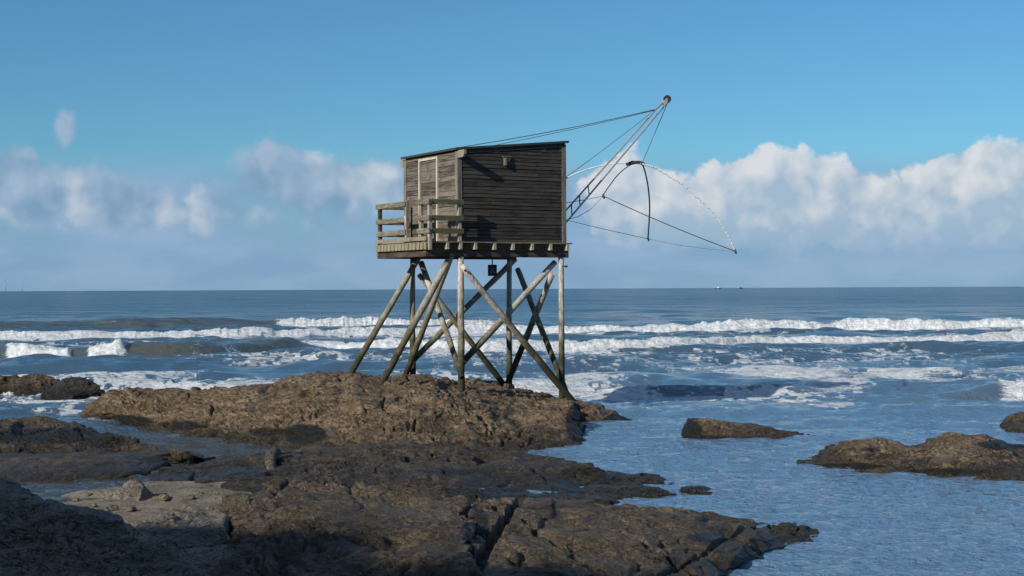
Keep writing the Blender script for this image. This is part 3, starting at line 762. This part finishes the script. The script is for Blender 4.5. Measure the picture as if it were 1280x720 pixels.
mb = MB(); boards_v(mb, 0, -1, [(.03, DB0, WL, 99), (DB1, W - .03, WL, 99), (DB0, DB1, DTOP, 99)], ZN - .01); mb.build('wall', M_DOORW, HUT)
mb = MB(); boards_v(mb, L, 1, [(.03, W - .03, WL, 99)], ZS - .01); mb.build('wall', M_WALL, HUT)
# corner trims: two boards per corner
for (a, b, sa, sb) in ((0, 0, -1, -1), (0, W, -1, 1), (L, 0, 1, -1), (L, W, 1, 1)):
    mb = MB(); zt = top_at(a) - .02
    e = .03
    mb.box((min(a + sa * e, a - sa * .0), min(b + sb * e, b - sb * .1), WL - .02), (max(a + sa * e, a), max(b + sb * e, b - sb * .1), zt))
    mb.box((min(a - sa * .003, a - sa * .085), min(b + sb * (e - .004), b + sb * .002), WL - .02), (max(a - sa * .003, a - sa * .085), max(b + sb * (e - .004), b + sb * .002), zt))
    mb.build('corner_trim', M_TRIM, HUT)
# door
mb = MB()
nb = 6
zz = WL + .02
while zz < DTOP - .03:
    h = random.uniform(.13, .19); mb.box((-.012 + random.uniform(-.004, .004), DB0 + .05, zz), (.02, DB1 - .05, min(zz + h - .006, DTOP - .03))); zz += h
DOOR = mb.build('door', M_DOORW, HUT)
mb = MB(); mb.box((-.045, DB0 - .03, WL), (-.004, DB0 + .025, DTOP + .03)); mb.box((-.045, DB1 - .025, WL), (-.004, DB1 + .03, DTOP + .03)); mb.box((-.043, DB0 + .027, DTOP - .025), (-.004, DB1 - .027, DTOP + .028))
mb.build('door_frame', M_PALE, DOOR)
mb = MB()
for k in range(9):
    c = Vector((0, 1.46 + random.uniform(-.09, .09), zpix(0, 1.46, 221) + random.uniform(-.1, .1))); w = random.uniform(.02, .05); h = random.uniform(.012, .04)
    mb.box((-.02 - .0007 * k, c.y - w, c.z - h), (-.011, c.y + w, c.z + h))
mb.build('notice', M_TRIM, DOOR)
# roof with added shadow strips along the verges
mb = MB(); o1, o2 = .09, .07
def roofz(a): return ZN + .02 + (ZS - ZN) * a / L
vs = [(a, b, roofz(a) + dz) for dz in (-.012, .04) for b in (-o2, W + o2) for a in (-o1, L + o1)]
mb.add(vs, [(0, 2, 3, 1), (4, 5, 7, 6), (0, 1, 5, 4), (2, 6, 7, 3), (0, 4, 6, 2), (1, 3, 7, 5)])
ROOF = mb.build('roof', M_ROOF, HUT)
for bb in (-.034, W + .008):
    mb = MB(); a0_, a1_ = .03, L - .005
    vs = [(a, b, roofz(a) - dz) for a in (a0_, a1_) for dz in (.014, .1) for b in (bb, bb + .026)]
    mb.add(vs, [(0, 1, 3, 2), (4, 6, 7, 5), (0, 4, 5, 1), (2, 3, 7, 6), (0, 2, 6, 4), (1, 5, 7, 3)])
    mb.build('verge_shadow_strip', M_WALL, ROOF)  # added strip: closes a gap and stands for the roof's shadow band
# purlin poking out on both sides under the roof edge
zt = ZN - .014
for ys in (((-.036, zt), (-.36, zt), (-.36, zt - .1), (-.31, zt - .165), (-.036, zt - .165)), ((W + .036, zt - .165), (W + .16, zt - .165), (W + .2, zt - .12), (W + .2, zt), (W + .036, zt))):
    mb = MB(); vs = [(a, b, z) for a in (-.036, .022) for (b, z) in ys]; n = len(ys)
    mb.add(vs, [tuple(range(n)), tuple(range(2 * n - 1, n - 1, -1))] + [(i, i + n, (i + 1) % n + n, (i + 1) % n) for i in range(n)])
    mb.build('purlin', M_FASC, HUT)
# cleat on the long wall
q = LP(620.5, 203, 34.9); mb = MB()
mb.box((q.x - .02, -.1, q.z - .1), (q.x + .03, -.02, q.z + .08)); mb.bar((q.x - .06, -.07, q.z + .1), (q.x + .16, -.05, q.z + .11), .03, .03); mb.bar((q.x + .05, -.04, q.z), (q.x + .13, -.04, q.z + .03), .05, .06)
mb.build('cleat', M_TRIM, HUT)
# deck
DA0, DA1, DBN, DBF = -.92, L + .03, -.28, W + .12
mb = MB(); b = DBN
while b < DBF - .02:
    mb.box(((DA0 if b < 2.3 else -.02) + random.uniform(-.008, .008), b, DZ - .032), (DA1 + random.uniform(-.015, .015), min(b + .135, DBF), DZ - .002)); b += .142
mb.build('deck', M_DECK, HUT)
for px in (560, 576.5, 595, 619, 642, 666, 689, 710):
    k = (px - 640) / FPX
    # a so that plan point (a, DBN) shows at px
    c, s = math.cos(TH), math.sin(TH)
    x0, y0 = A0.x - DBN * s, A0.y + DBN * c
    a = (k * y0 - x0) / (c - k * s)
    mb = MB(); mb.box((a - .035, DBN - .01, DZ - .185), (a + .035, DBF - .02, DZ - .034)); mb.build('joist', M_JOIST, HUT, bevel=.004)
for b in (-.1, 2.36):
    mb = MB(); mb.box((DA0 - .0, b - .06, DZ - .35), (DA1 - .02, b + .06, DZ - .187)); mb.build('beam', M_BEAM, HUT, bevel=.006)
mb = MB(); mb.box((DA0 + .02, -.036, DZ - .348), (DA0 + .13, 2.295, DZ - .187)); mb.build('beam', M_BEAM, HUT, bevel=.006)
# fascia under the landing: boards with upright cleats
mb = MB(); fa = DA0 - .045
mb.box((fa, DBN + .02, DZ - .19), (fa + .03, 2.4, DZ - .035)); mb.box((fa - .003, DBN + .02, DZ + .01), (fa + .027, 2.4, DZ + .1))
for k in range(13): 
    b = DBN + .12 + k * .19
    mb.box((fa - .018, b, DZ - .18), (fa - .001, b + .06, DZ - .04))
mb.build('fascia', M_FASC, HUT)
# railing of the landing
def bpos(px, a):
    k = (px - 640) / FPX; c, s = math.cos(TH), math.sin(TH)
    return (k * (A0.y + a * s) - (A0.x + a * c)) / (-s - k * c)
RA = DA0 + .01
bs_ = [bpos(473.5, RA), bpos(507, RA), bpos(525, RA), bpos(535.5, RA)]
RT = zpix(RA, bs_[3], 248.5) 
rails = [RT - .055, RT - .42, RT - .71]
for k, b in enumerate(bs_):
    mb = MB(); mb.box((RA, b - .045, DZ - .2), (RA + .08, b + .045, RT + (.0 if k != 1 else .03) - .01)); mb.build('railing_post', M_POST if k in (2, 3, 1) else M_BEAM, HUT, bevel=.005)
for k in (0, 1):
    for z in rails:
        b0, b1 = (bs_[0], bs_[1]) if k == 0 else (bs_[2], bs_[3])
        e = .09
        mb = MB(); mb.box((RA - .034, min(b0, b1) - e * (k == 1) - .04 * (k == 0), z - .058), (RA - .002, max(b0, b1) + e, z + .058)); mb.build('rail', M_RAIL, HUT, bevel=.004)
RB = DBN + .0
ae = -.1
mb = MB(); mb.box((ae - .04, RB + .002, DZ - .03), (ae + .04, RB + .085, RT - .01)); mb.build('railing_post', M_POST, HUT, bevel=.005)
for z in rails:
    mb = MB(); mb.box((RA - .02, RB - .034, z - .06), (ae + .08, RB - .002, z + .056)); mb.build('rail', M_RAILG, HUT, bevel=.004)
# far side of the landing
mb = MB(); mb.box((ae - .04, bs_[0] - .03, DZ - .03), (ae + .04, bs_[0] + .05, RT - .01)); mb.build('railing_post', M_POST, HUT, bevel=.005)
for z in rails:
    mb = MB(); mb.box((RA + .09, bs_[0] + .052, z - .056), (ae + .08, bs_[0] + .084, z + .056)); mb.build('rail', M_RAIL, HUT, bevel=.004)
# white hook on the gate post
mb = MB(); p = Vector((RA - .05, bs_[1] - .08, zpix(RA, bs_[1], 276)))
mb.tube([p + Vector((0, -.03 * math.sin(t), .1 * math.cos(t))) for t in np.linspace(0, math.pi, 8)], .016, 6); mb.build('latch', M_WPAINT, HUT, smooth=True)

# stilts and braces (round poles)
def pole(name, p, q, r0, r1, sub=9):
    p, q = Vector(p), Vector(q); n = max(4, int((q - p).length / .22)); mb = MB()
    bow = Vector((random.uniform(-1, 1), random.uniform(-1, 1), 0)) * .018
    pts = []; rad = []
    for i in range(n + 1):
        t = i / n
        pts.append(p.lerp(q, t) + bow * math.sin(math.pi * t) + Vector((random.uniform(-1, 1), random.uniform(-1, 1), 0)) * .004)
        rad.append(.85 * (r0 + (r1 - r0) * t) * random.uniform(.96, 1.04))
    mb.tube(pts, rad, 12, .03)
    return mb.build(name, M_POLE, HUT, smooth=True)
ZB = DZ - .35
PF, PM, PB, PJ = (.0, -.1), (2.70, -.1), (.0, 2.36), (2.70, 2.36)
def dpt(a, b): return (HM @ Vector((a, b, 0))).y
feet = {'F': zpix(*PF, 478), 'M': zpix(*PM, 500), 'B': zpix(*PB, 472), 'J': zpix(*PJ, 492)}
for nm, (a, b) in (('F', PF), ('M', PM), ('B', PB), ('J', PJ)):
    top = ZB + .005
    r = .088 if nm in 'F' else .08
    pole('stilt', (a, b, feet[nm] - .45), (a, b, top), r * 1.12, r * .92)
dF, dM, dB, dJ = dpt(*PF), dpt(*PM), dpt(*PB), dpt(*PJ)
def brace(p0, p1, off=(0, 0), r=(.075, .085), ext=0.0):
    a = LP(*p0) + Vector((off[0], off[1], 0)); b = LP(*p1) + Vector((off[0], off[1], 0))
    d = (b - a).normalized(); pole('brace', a - d * .04, b + d * ext, r[0], r[1])
brace((575, 334, dF), (706, 494, dM), (0, -.14), (.08, .1), .35)            # front cross, falling to the right
brace((696, 329, dM), (580, 455, dF), (0, .13), (.08, .09), .0)             # front cross, other way
brace((522, 345, dB), (632, 487, dJ), (0, -.13), (.075, .09), .4)            # back cross
brace((646, 325, dJ), (519, 451, dB), (0, .13), (.085, .08), .1)
brace((521, 330, dB), (568, 462, dF), (.13, 0), (.085, .075), .25)            # landward cross
brace((570, 322, dF), (513, 470, dB), (-.14, 0), (.08, .085), .3)
brace((642, 338, dJ), (703, 494, dM), (.13, 0), (.08, .085), .35)             # seaward cross
brace((696, 343, dM), (637, 486, dJ), (-.13, 0), (.085, .09), .4)
for (px_, py_), (a_, b_) in (((575, 338), PF), ((694, 333), PM), ((573, 452), PF), ((704, 488), PM)):
    z_ = zpix(a_, b_ - .2, py_); mb = MB(); mb.tube([(a_, b_ - .05, z_), (a_, b_ - .235, z_)], .014, 8); mb.tube([(a_, b_ - .225, z_), (a_, b_ - .245, z_)], .03, 6); mb.build('bolt', M_IRON, HUT)
# raking props on the landward side
def prop(p0, p1, r):
    a, b = LP(*p0), LP(*p1); d = (b - a).normalized(); pole('raking_prop', a - d * .1, b + d * .5, *r)
prop((521, 326, dB - .12), (438, 467, dB - .87), (.08, .092))
prop((563, 321, dF - .1), (480, 474, dF - .87), (.085, .095))

# hoist mast on the seaward side: an empty-handed A-shaped ladder spar
MAST = MB()
TIP = LP(832, 127, 38.1)
fa_ = Vector((L + .03, 1.62, DZ + .1)); 
_md = (TIP - LP(705, 273, 36.7)).normalized(); _pv = _md.cross((HI.to_3x3() @ Vector((0, 1, 0)))).normalized()
r1a = LP(705, 266, 36.9); r2a = LP(705, 281, 36.55)
def ext_to(a, tip, k): return tip + (a - tip) * k
e1, e2 = ext_to(r1a, TIP + Vector((0, .02, .0)), 1.13), ext_to(r2a, TIP + Vector((0, -.04, -.02)), 1.13)
T1S = 1 if (r1a - r2a).dot(_pv) > 0 else -1
m1 = MB(); m1.bar(e1, TIP + _pv * T1S * .05, .026, .04); MASTO = m1.build('mast', M_ALU, HUT, bevel=.004)
m1 = MB(); m1.bar(e2, TIP - _pv * T1S * .05, .026, .04); m1.build('side_rail', M_ALU, MASTO, bevel=.004)
t1, t2 = TIP + _pv * T1S * .05, TIP - _pv * T1S * .05
for k in (.0, .07, .15, .24):
    a = e1.lerp(t1, .13 * 0 + .12 + k * .85); b = e2.lerp(t2, .12 + k * .85)
    m1 = MB(); m1.tube([a, b], .016, 6); m1.build('rung', M_IRON, MASTO)
pc = LP(834, 124, 38.1)
m1 = MB()
ax = Vector((math.sin(.0), 1, 0)).normalized()
pl = (HI.to_3x3() @ Vector((0, 1, 0))).normalized()
m1.tube([pc - pl * .05, pc - pl * .03, pc - pl * .0, pc + pl * .03, pc + pl * .05], [.1, .095, .06, .095, .1], 18); m1.build('pulley', M_IRON, MASTO)
m1 = MB(); m1.bar(TIP - (TIP - e1).normalized() * .1, pc, .1, .09); m1.build('head_block', M_ALU, MASTO)
def wire(name, pts, r, mat, parent, sag=0.0, n=10):
    pts = [Vector(p) for p in pts]
    if len(pts) == 2 and sag:
        a, b = pts; pts = [a.lerp(b, t) - Vector((0, 0, sag * 4 * t * (1 - t))) for t in np.linspace(0, 1, n)]
    mb = MB(); mb.tube(pts, r, 6); return mb.build(name, mat, parent, smooth=True)
ST = LP(818, 137, 37.85)
wire('stay', [ST, Vector((.12, .3, roofz(.12) + .05))], .011, M_WIRE, MASTO, .05)
wire('stay', [ST + Vector((0, .02, -.02)), Vector((1.15, 1.3, roofz(1.15) + .05))], .009, M_WIRE, MASTO, .03)
wire('stay', [LP(828, 130, 38.0), LP(709, 220.5, 35.55)], .007, M_WIRE, MASTO, .02)
m1 = MB(); q = LP(707.5, 222, 35.5); m1.tube([(L + .0, q.y, q.z), (L + .1, q.y, q.z)], .02, 8); m1.build('eye_bolt', M_IRON, HUT)

# ------------------------------------------------------------------ lift-net frame hanging from the mast
hub = P(800, 204, 38.0)
NET = empty('net_frame', P(806, 305, 38.0))
tag(NET, 'empty square lift net frame with two crossed hoops hanging from the mast tip', 'net frame')
def NP(px, py, d): return P(px, py, d) - NET.location
c1, c2, c3, c4 = (648, 259, 38.6), (754, 245, 35.2), (919, 314, 37.4), (810, 298.5, 40.7)
def hoop(pix, dA, dB, r, mat, pA, pB):
    tot = pB - pA; pts = []
    # Catmull-Rom through the pixels
    n = len(pix)
    for i in range(n - 1):
        p0, p1, p2, p3 = pix[max(i - 1, 0)], pix[i], pix[i + 1], pix[min(i + 2, n - 1)]
        for k in range(6):
            t = k / 6
            f = lambda a, b, c, d: .5 * (2 * b + (c - a) * t + (2 * a - 5 * b + 4 * c - d) * t * t + (3 * b - a - 3 * c + d) * t ** 3)
            pts.append((f(p0[0], p1[0], p2[0], p3[0]), f(p0[1], p1[1], p2[1], p3[1]), (i + t) / (n - 1)))
    pts.append((*pix[-1], 1.0))
    return pts
h1 = [(648, 259), (676, 240), (707, 223), (733, 212), (759, 206), (780, 204), (803, 205), (821, 211.5), (855, 232), (889, 264), (908, 291), (919, 314)]
pts = hoop(h1, 0, 0, 0, None, 0, 0)
mb = MB(); mb.tube([NP(x, y, 38.6 + (37.4 - 38.6) * (x - 648) / 271) for x, y, t in pts], .017, 8); mb.build('hoop', M_WHITE, NET, smooth=True)
h2a = [(753, 245), (762, 232), (772, 219), (785, 208), (795, 204.5), (803, 206), (808, 222), (811, 241), (812, 263), (810, 298.5)]
pts = hoop(h2a, 0, 0, 0, None, 0, 0)
mb = MB(); mb.tube([NP(x, y, 35.2 + 5.5 * t) for x, y, t in pts], [[.013, .021][t >= .5] for x, y, t in pts], 8); mb.build('hoop', M_BLUE, NET, smooth=True)
mb = MB(); mb.tube([NP(783, 205.5, 37.9), NP(790, 203, 37.95), NP(800, 203, 38), NP(806, 206, 38)], .045, 10); mb.build('hub', M_BLUE, NET, smooth=True)
# rope lashing spiralling along the seaward arm
mb = MB(); sp_pts = []
for i in range(300):
    t = i / 299
    k = 6 + t * 4.7; j = min(int(k), len(h1) - 2); u = k - j
    x = h1[j][0] + (h1[j + 1][0] - h1[j][0]) * u; y = h1[j][1] + (h1[j + 1][1] - h1[j][1]) * u
    q = NP(x, y, 38.6 - 1.2 * (x - 648) / 271); ph = t * 2 * math.pi * 24
    sp_pts.append(q + Vector((.0, .02 * math.sin(ph), 0)) + Vector((.6, 0, .8)) * .02 * math.cos(ph))
mb.tube(sp_pts, .008, 5)
mb.build('lashing', M_ROPE, NET)
for a, b, sg in ((c1, c2, .05), (c2, c3, .04), (c3, c4, .05), (c4, c1, .03)):
    wire('edge_line', [NP(*a), NP(*b)], .0055 if a is c3 else .008 if b is not c3 else .011, M_WIRE, NET, sg)
wire('net_remnant', [NP(754, 245, 35.2), NP(738, 262, 36), NP(722, 271, 37), NP(700, 277, 38)], .008, M_ROPE, NET)
wire('hoist_rope', [P(833.5, 131, 38.1) - NET.location, NP(803, 203, 38.0)], .009, M_WIRE, NET)
for c in (c2, c3, c4):
    mb = MB(); q = NP(*c); mb.tube([q + Vector((0, 0, .05)), q, q - Vector((-.03, 0, .07))], [.02, .034, .015], 8); mb.build('corner_fitting', M_BLUE, NET, smooth=True)

# ------------------------------------------------------------------ small board hanging under the platform
bdp = 35.4
o = empty('hanging_board', P(615.5, 345, bdp), 0)
tag(o, 'small dark board hanging on a cord beneath the hut platform', 'hanging board')
w_, hgt = .108, .27
mb = MB(); mb.box((-w_, -.03, 0), (w_, .03, hgt)); mb.build('board', plain('slate_blue_board', (.032, .04, .055), .5), o, bevel=.012)
mb = MB(); mb.bar((-.045, -.033, .06), (.02, -.033, .16), .008, .04); mb.bar((.05, -.0345, .06), (-.02, -.0345, .17), .008, .035); mb.bar((-.05, -.036, .2), (.0, -.036, .15), .008, .03); mb.bar((.05, -.0375, .2), (.0, -.0375, .15), .008, .03)
mb.build('faded_mark', plain('faded_grey', (.3, .31, .32), .8), o)
wire('cord', [Vector((0, 0, hgt)), Vector((0, 0, P(615.5, 318, bdp).z - o.location.z))], .014, M_IRON, o)

# ------------------------------------------------------------------ little tide pools left in hollows of the slabs
def pool_mat():
    m, nt, bs = material('pool_water')
    geo = nt.node('ShaderNodeNewGeometry').outputs['Position']
    bs.inputs['Base Color'].default_value = (.05, .06, .06, 1); bs.inputs['Roughness'].default_value = .04; bs.inputs['IOR'].default_value = 1.333
    nt.put(bs.inputs['Normal'], nt.bump(nt.noise(geo, 9, 3), .05, .02))
    return m
M_POOL = pool_mat()
bpy.context.view_layer.update()
_dg = bpy.context.evaluated_depsgraph_get()
for (qx, qy, rx, ry) in ((948, 659, .12, .17),):
    hit = SC.ray_cast(_dg, Vector((0, 0, EYE)), ray(qx, qy).normalized())
    if not hit[0] or hit[1].y > 30: continue
    mb = MB(); n = 26; ring = []
    for k in range(n):
        a = 2 * math.pi * k / n; w_ = 1 + .22 * math.sin(2 * a + qx) + .12 * math.sin(5 * a)
        ring.append((rx * w_ * math.cos(a), ry * w_ * math.sin(a), 0))
    mb.add(ring + [(x * .7, y * .7, -.05) for x, y, z in ring], [tuple(range(n)), tuple(reversed(range(n, 2 * n)))] + [(k, k + n, (k + 1) % n + n, (k + 1) % n) for k in range(n)])
    o = mb.build('tide_pool', M_POOL); o.location = hit[1] + Vector((0, 0, .018)); tag(o, kind='structure')

# ------------------------------------------------------------------ far things: boats and wind turbines on the horizon
def boat(label, px, py, d, length, hullm, cabm):
    p = P(px, py, d); r = empty('fishing_boat', (p.x, p.y, 0), random.uniform(-.3, .3)); tag(r, label, 'boat', 'boats on the horizon')
    h = length * .13; mb = MB(); l = length / 2; w = length * .15
    prof = [(-l, .8), (-l * .3, 1), (l * .5, .85), (l, .05)]
    vs = []
    for x, k in prof: vs += [(x, -w * k, h * (1 + .5 * max(0, x / l))), (x, w * k, h * (1 + .5 * max(0, x / l))), (x * .9, w * k * .6, -.6), (x * .9, -w * k * .6, -.6)]
    fs = [(0, 1, 2, 3), (12, 15, 14, 13)]
    for i in range(3):
        for j in range(4): a = i * 4 + j; b = i * 4 + (j + 1) % 4; fs.append((a, a + 4, b + 4, b))
    mb.add(vs, fs); mb.build('hull', hullm, r)
    mb = MB(); mb.box((-l * .35, -w * .6, h * .9), (l * .15, w * .6, h * 2.4)); mb.box((-l * .4, -w * .66, h * 2.4), (l * .2, w * .66, h * 2.55)); mb.build('cabin', cabm, r)
    mb = MB(); mb.tube([(-l * .5, 0, h), (-l * .5, 0, h * 3.2)], .18, 6); mb.build('mast', hullm, r)
M_BDARK = plain('dark_hull', (.05, .055, .07), .6)
boat('tiny white and dark boat on the horizon, left of the all dark one', 898, 359.8, 3400, 15, M_BDARK, M_WPAINT)
boat('tiny all dark boat on the horizon, right of the white one', 926, 359.6, 4200, 13, M_BDARK, M_BDARK)
M_TURB = plain('turbine_hazed', (.4, .46, .52), .6)  # white paint dulled to blue-grey, distance haze put into the colour
def turbine(label, px, d, hub_h, rot):
    p = P(px, 360, d); r = empty('wind_turbine', (p.x, p.y, 0)); tag(r, label, 'wind turbine', 'offshore wind turbines')
    mb = MB(); mb.tube([(0, 0, -2), (0, 0, hub_h)], [3.0, 1.8], 10); mb.build('tower', M_TURB, r, smooth=True)
    mb = MB(); mb.box((-2.5, -6, hub_h - 2.2), (2.5, 8, hub_h + 2.8)); mb.build('nacelle', M_TURB, r)
    for k in range(3):
        a = rot + k * 2.094; u = Vector((math.sin(a), 0, math.cos(a)))
        mb = MB(); mb.tube([Vector((0, -8, hub_h)), Vector((0, -8, hub_h)) + u * 12, Vector((0, -8.5, hub_h)) + u * 58], [1.2, 1.5, .4], 6); mb.build('blade', M_TURB, r, smooth=True)
turbine('faint white wind turbine on the horizon, leftmost one', 6.5, 13500, 88, .25)
turbine('faint white wind turbine on the horizon, right of the leftmost', 27.5, 15000, 92, .8)

# ------------------------------------------------------------------ sky with clouds (world), sun, camera
w = bpy.data.worlds.new('World'); SC.world = w; w.use_nodes = True
nt = NT(w.node_tree); bg = nt.n['Background']
sky = nt.node('ShaderNodeTexSky', sky_type='NISHITA'); sky.sun_disc = False
sky.sun_elevation = math.asin(SUN.z); sky.sun_rotation = math.atan2(SUN.x, SUN.y)
sky.air_density = 1.0; sky.dust_density = .4; sky.ozone_density = 2.5; sky.altitude = 0
tc = nt.node('ShaderNodeTexCoord').outputs['Generated']
sp = nt.node('ShaderNodeSeparateXYZ'); nt.put(sp.inputs[0], tc)
azn = nt.math('ARCTAN2', sp.outputs[0], sp.outputs[1])
eln = nt.math('ARCSINE', sp.outputs[2])
U = nt.math('MULTIPLY', azn, 18.6); Vv = nt.math('MULTIPLY', eln, 18.6)      # 1 unit = 100 px of the photograph
cb = nt.node('ShaderNodeCombineXYZ'); nt.put(cb.inputs[0], U); nt.put(cb.inputs[1], Vv); uv = cb.outputs[0]
def fb(vec, scale, detail, rough, dist=0): return nt.noise(vec, scale, detail, rough, dist)
def puff(vec, det=8, vd=2, rgh=.56):
    n = nt.noise(vec, 1.5, det, rgh, .15, '2D')
    wv = nt.node('ShaderNodeVectorMath', operation='MULTIPLY_ADD'); wn = nt.node('ShaderNodeTexNoise', noise_dimensions='2D'); nt.put(wn.inputs['Vector'], vec)
    wn.inputs['Scale'].default_value = 3.5; wn.inputs['Detail'].default_value = 5
    nt.put(wv.inputs[0], wn.outputs['Color']); wv.inputs[1].default_value = (.28, .28, 0); nt.put(wv.inputs[2], vec)
    vo = nt.node('ShaderNodeTexVoronoi', feature='SMOOTH_F1', voronoi_dimensions='2D'); nt.put(vo.inputs['Vector'], wv.outputs[0])
    vo.inputs['Scale'].default_value = 2.3; vo.inputs['Detail'].default_value = vd; vo.inputs['Roughness'].default_value = .55; vo.inputs['Lacunarity'].default_value = 2.2; vo.inputs['Smoothness'].default_value = .35
    vo.normalize = True
    return nt.math('ADD', nt.math('MULTIPLY', n, .62), nt.math('MULTIPLY', nt.math('SUBTRACT', 1.0, nt.math('MULTIPLY', vo.outputs['Distance'], 1.55)), .38))
def clouds(vec):
    """density at a sky position: an envelope of soft heaps broken up by fractal noise"""
    s = nt.node('ShaderNodeSeparateXYZ'); nt.put(s.inputs[0], vec); u, v = s.outputs[0], s.outputs[1]
    nz = puff(vec)
    env = None
    for (px, py, rx, ry, k) in CL:
        a = nt.math('MULTIPLY', nt.math('SUBTRACT', u, math.atan((px - 640) / FPX) * 18.6), 100 / rx)
        b = nt.math('MULTIPLY', nt.math('SUBTRACT', v, math.atan((361 - py) / FPX * math.cos(math.atan((px - 640) / FPX))) * 18.6), 100 / ry)
        d2 = nt.math('ADD', nt.math('MULTIPLY', a, a), nt.math('MULTIPLY', b, b))
        g = nt.math('MULTIPLY', nt.math('POWER', 2.718, nt.math('MULTIPLY', d2, -1.0)), k)
        env = g if env is None else nt.math('MAXIMUM', env, g) if k < 0 else nt.math('ADD', env, g)
    env = nt.math('MINIMUM', env, 1.25)
    return nt.math('ADD', env, nt.math('MULTIPLY', nt.math('SUBTRACT', nz, .5), 1.6)), nz
# heaps: white cumulus on the right, soft grey bank on the left
CL = [(985, 233, 95, 44, 1.0), (935, 255, 90, 40, .6), (1050, 255, 50, 36, .4), (1255, 226, 100, 42, 1.0), (1185, 266, 80, 38, .6), (785, 222, 50, 46, .75), (830, 262, 110, 36, .55),
      (960, 290, 140, 30, .55), (1190, 292, 150, 30, .6), (800, 290, 110, 24, .45), (1420, 240, 150, 60, .9), (342, 205, 40, 36, 1.05), (395, 235, 90, 36, .65), (83, 158, 16, 20, 1.0), (25, 196, 24, 14, .6), (455, 225, 60, 36, .7),
      (20, 232, 110, 34, .85), (140, 244, 80, 26, .62), (245, 258, 90, 28, .66), (560, 240, 120, 40, .5), (-150, 220, 150, 60, .8), (388, 206, 14, 9, .5), (145, 285, 26, 14, .5), (250, 290, 26, 12, .5), (90, 275, 120, 20, .4), (400, 280, 120, 18, .4)]
dens, nz = clouds(uv)
sh = nt.node('ShaderNodeVectorMath', operation='ADD'); nt.put(sh.inputs[0], uv); sh.inputs[1].default_value = (-.17, .2, 0)
nzs = puff(sh.outputs[0], 4, 1, .5)
rel = nt.math('ADD', nt.math('MULTIPLY', nt.math('SUBTRACT', puff(uv, 4, 1, .5), nzs), 1.9), nt.math('MULTIPLY', nt.math('SUBTRACT', nz, .5), .7))                       # sun-facing side of every billow
# band under the heaps: smooth layer fading to the horizon
layer_noise = fb(nt.mapping(uv, (.55, 1.6, 1), loc=(4, 2, 0)), 1.0, 7, .55, .2)
layer = nt.math('MULTIPLY', nt.smooth(Vv, 1.15, 1.75, 1, 0), nt.smooth(Vv, -.3, .5, .75, 1))
layer = nt.math('MULTIPLY', layer, nt.math('MAXIMUM', nt.smooth(layer_noise, .3, .6, .6, .97), nt.smooth(Vv, .2, .9, .97, .6)))
skyc = nt.mix(1.0, sky.outputs[0], nt.mix(nt.smooth(Vv, 4.5, 12), (.41, .76, .97), (1.3, 1.3, 1.28)), 'MULTIPLY')
SK = 10.0
lay_col = nt.mix(nt.smooth(layer_noise, .35, .7), tuple(c * SK for c in (.215, .36, .565)), tuple(c * SK for c in (.29, .43, .62)))
col = nt.mix(layer, skyc, lay_col)
a_c = nt.smooth(dens, .38, nt.smooth(U, -2.2, .6, .95, .62))
west = nt.math('MAXIMUM', nt.smooth(U, -1.6, 1.2), nt.math('MULTIPLY', nt.smooth(nt.noise(uv, .9, 3, .5, 0, '2D'), .5, .66), .6))                                                     # left bank is duller
lit = nt.math('ADD', nt.math('ADD', nt.smooth(dens, .4, 1.6, .5, .4), nt.math('MULTIPLY', rel, 1.0)), nt.smooth(Vv, .5, 1.75, -.38, .2), clamp=True)
bright = nt.mix(west, tuple(c * SK for c in (.36, .475, .62)), tuple(c * SK for c in (.71, .73, .755)))
shade = nt.mix(west, tuple(c * SK for c in (.205, .345, .51)), tuple(c * SK for c in (.365, .49, .62)))
ccol = nt.mix(lit, shade, bright)
fade = nt.smooth(Vv, .25, .95, 0, 1)
col = nt.mix(nt.math('MULTIPLY', nt.math('MULTIPLY', a_c, fade), nt.smooth(Vv, 3.2, 4.2, .93, .55)), col, ccol)
nt.put(bg.inputs[0], col); bg.inputs[1].default_value = .1

sl = bpy.data.lights.new('sun', 'SUN'); sl.energy = 4.8; sl.angle = math.radians(.53); sl.color = (1.0, .93, .82)
so = bpy.data.objects.new('sun', sl); COL.objects.link(so); so.rotation_euler = SUN.to_track_quat('Z', 'Y').to_euler(); so.location = (-20, -30, 40)

cd = bpy.data.cameras.new('camera'); cam = bpy.data.objects.new('camera', cd); COL.objects.link(cam)
cd.sensor_width = 36; cd.lens = FPX / 1280 * 36; cd.clip_start = .1; cd.clip_end = 60000
cam.location = (0, 0, EYE)
cam.rotation_euler = (CAMROT @ Matrix.Rotation(math.pi / 2, 3, 'X')).to_euler()
SC.camera = cam
SC.view_settings.view_transform = 'Standard'; SC.view_settings.look = 'None'; SC.view_settings.gamma = 1; SC.view_settings.exposure = 0
SC.view_settings.use_curve_mapping = False
SC.cycles.max_bounces = 6
SC.cycles.use_denoising = True
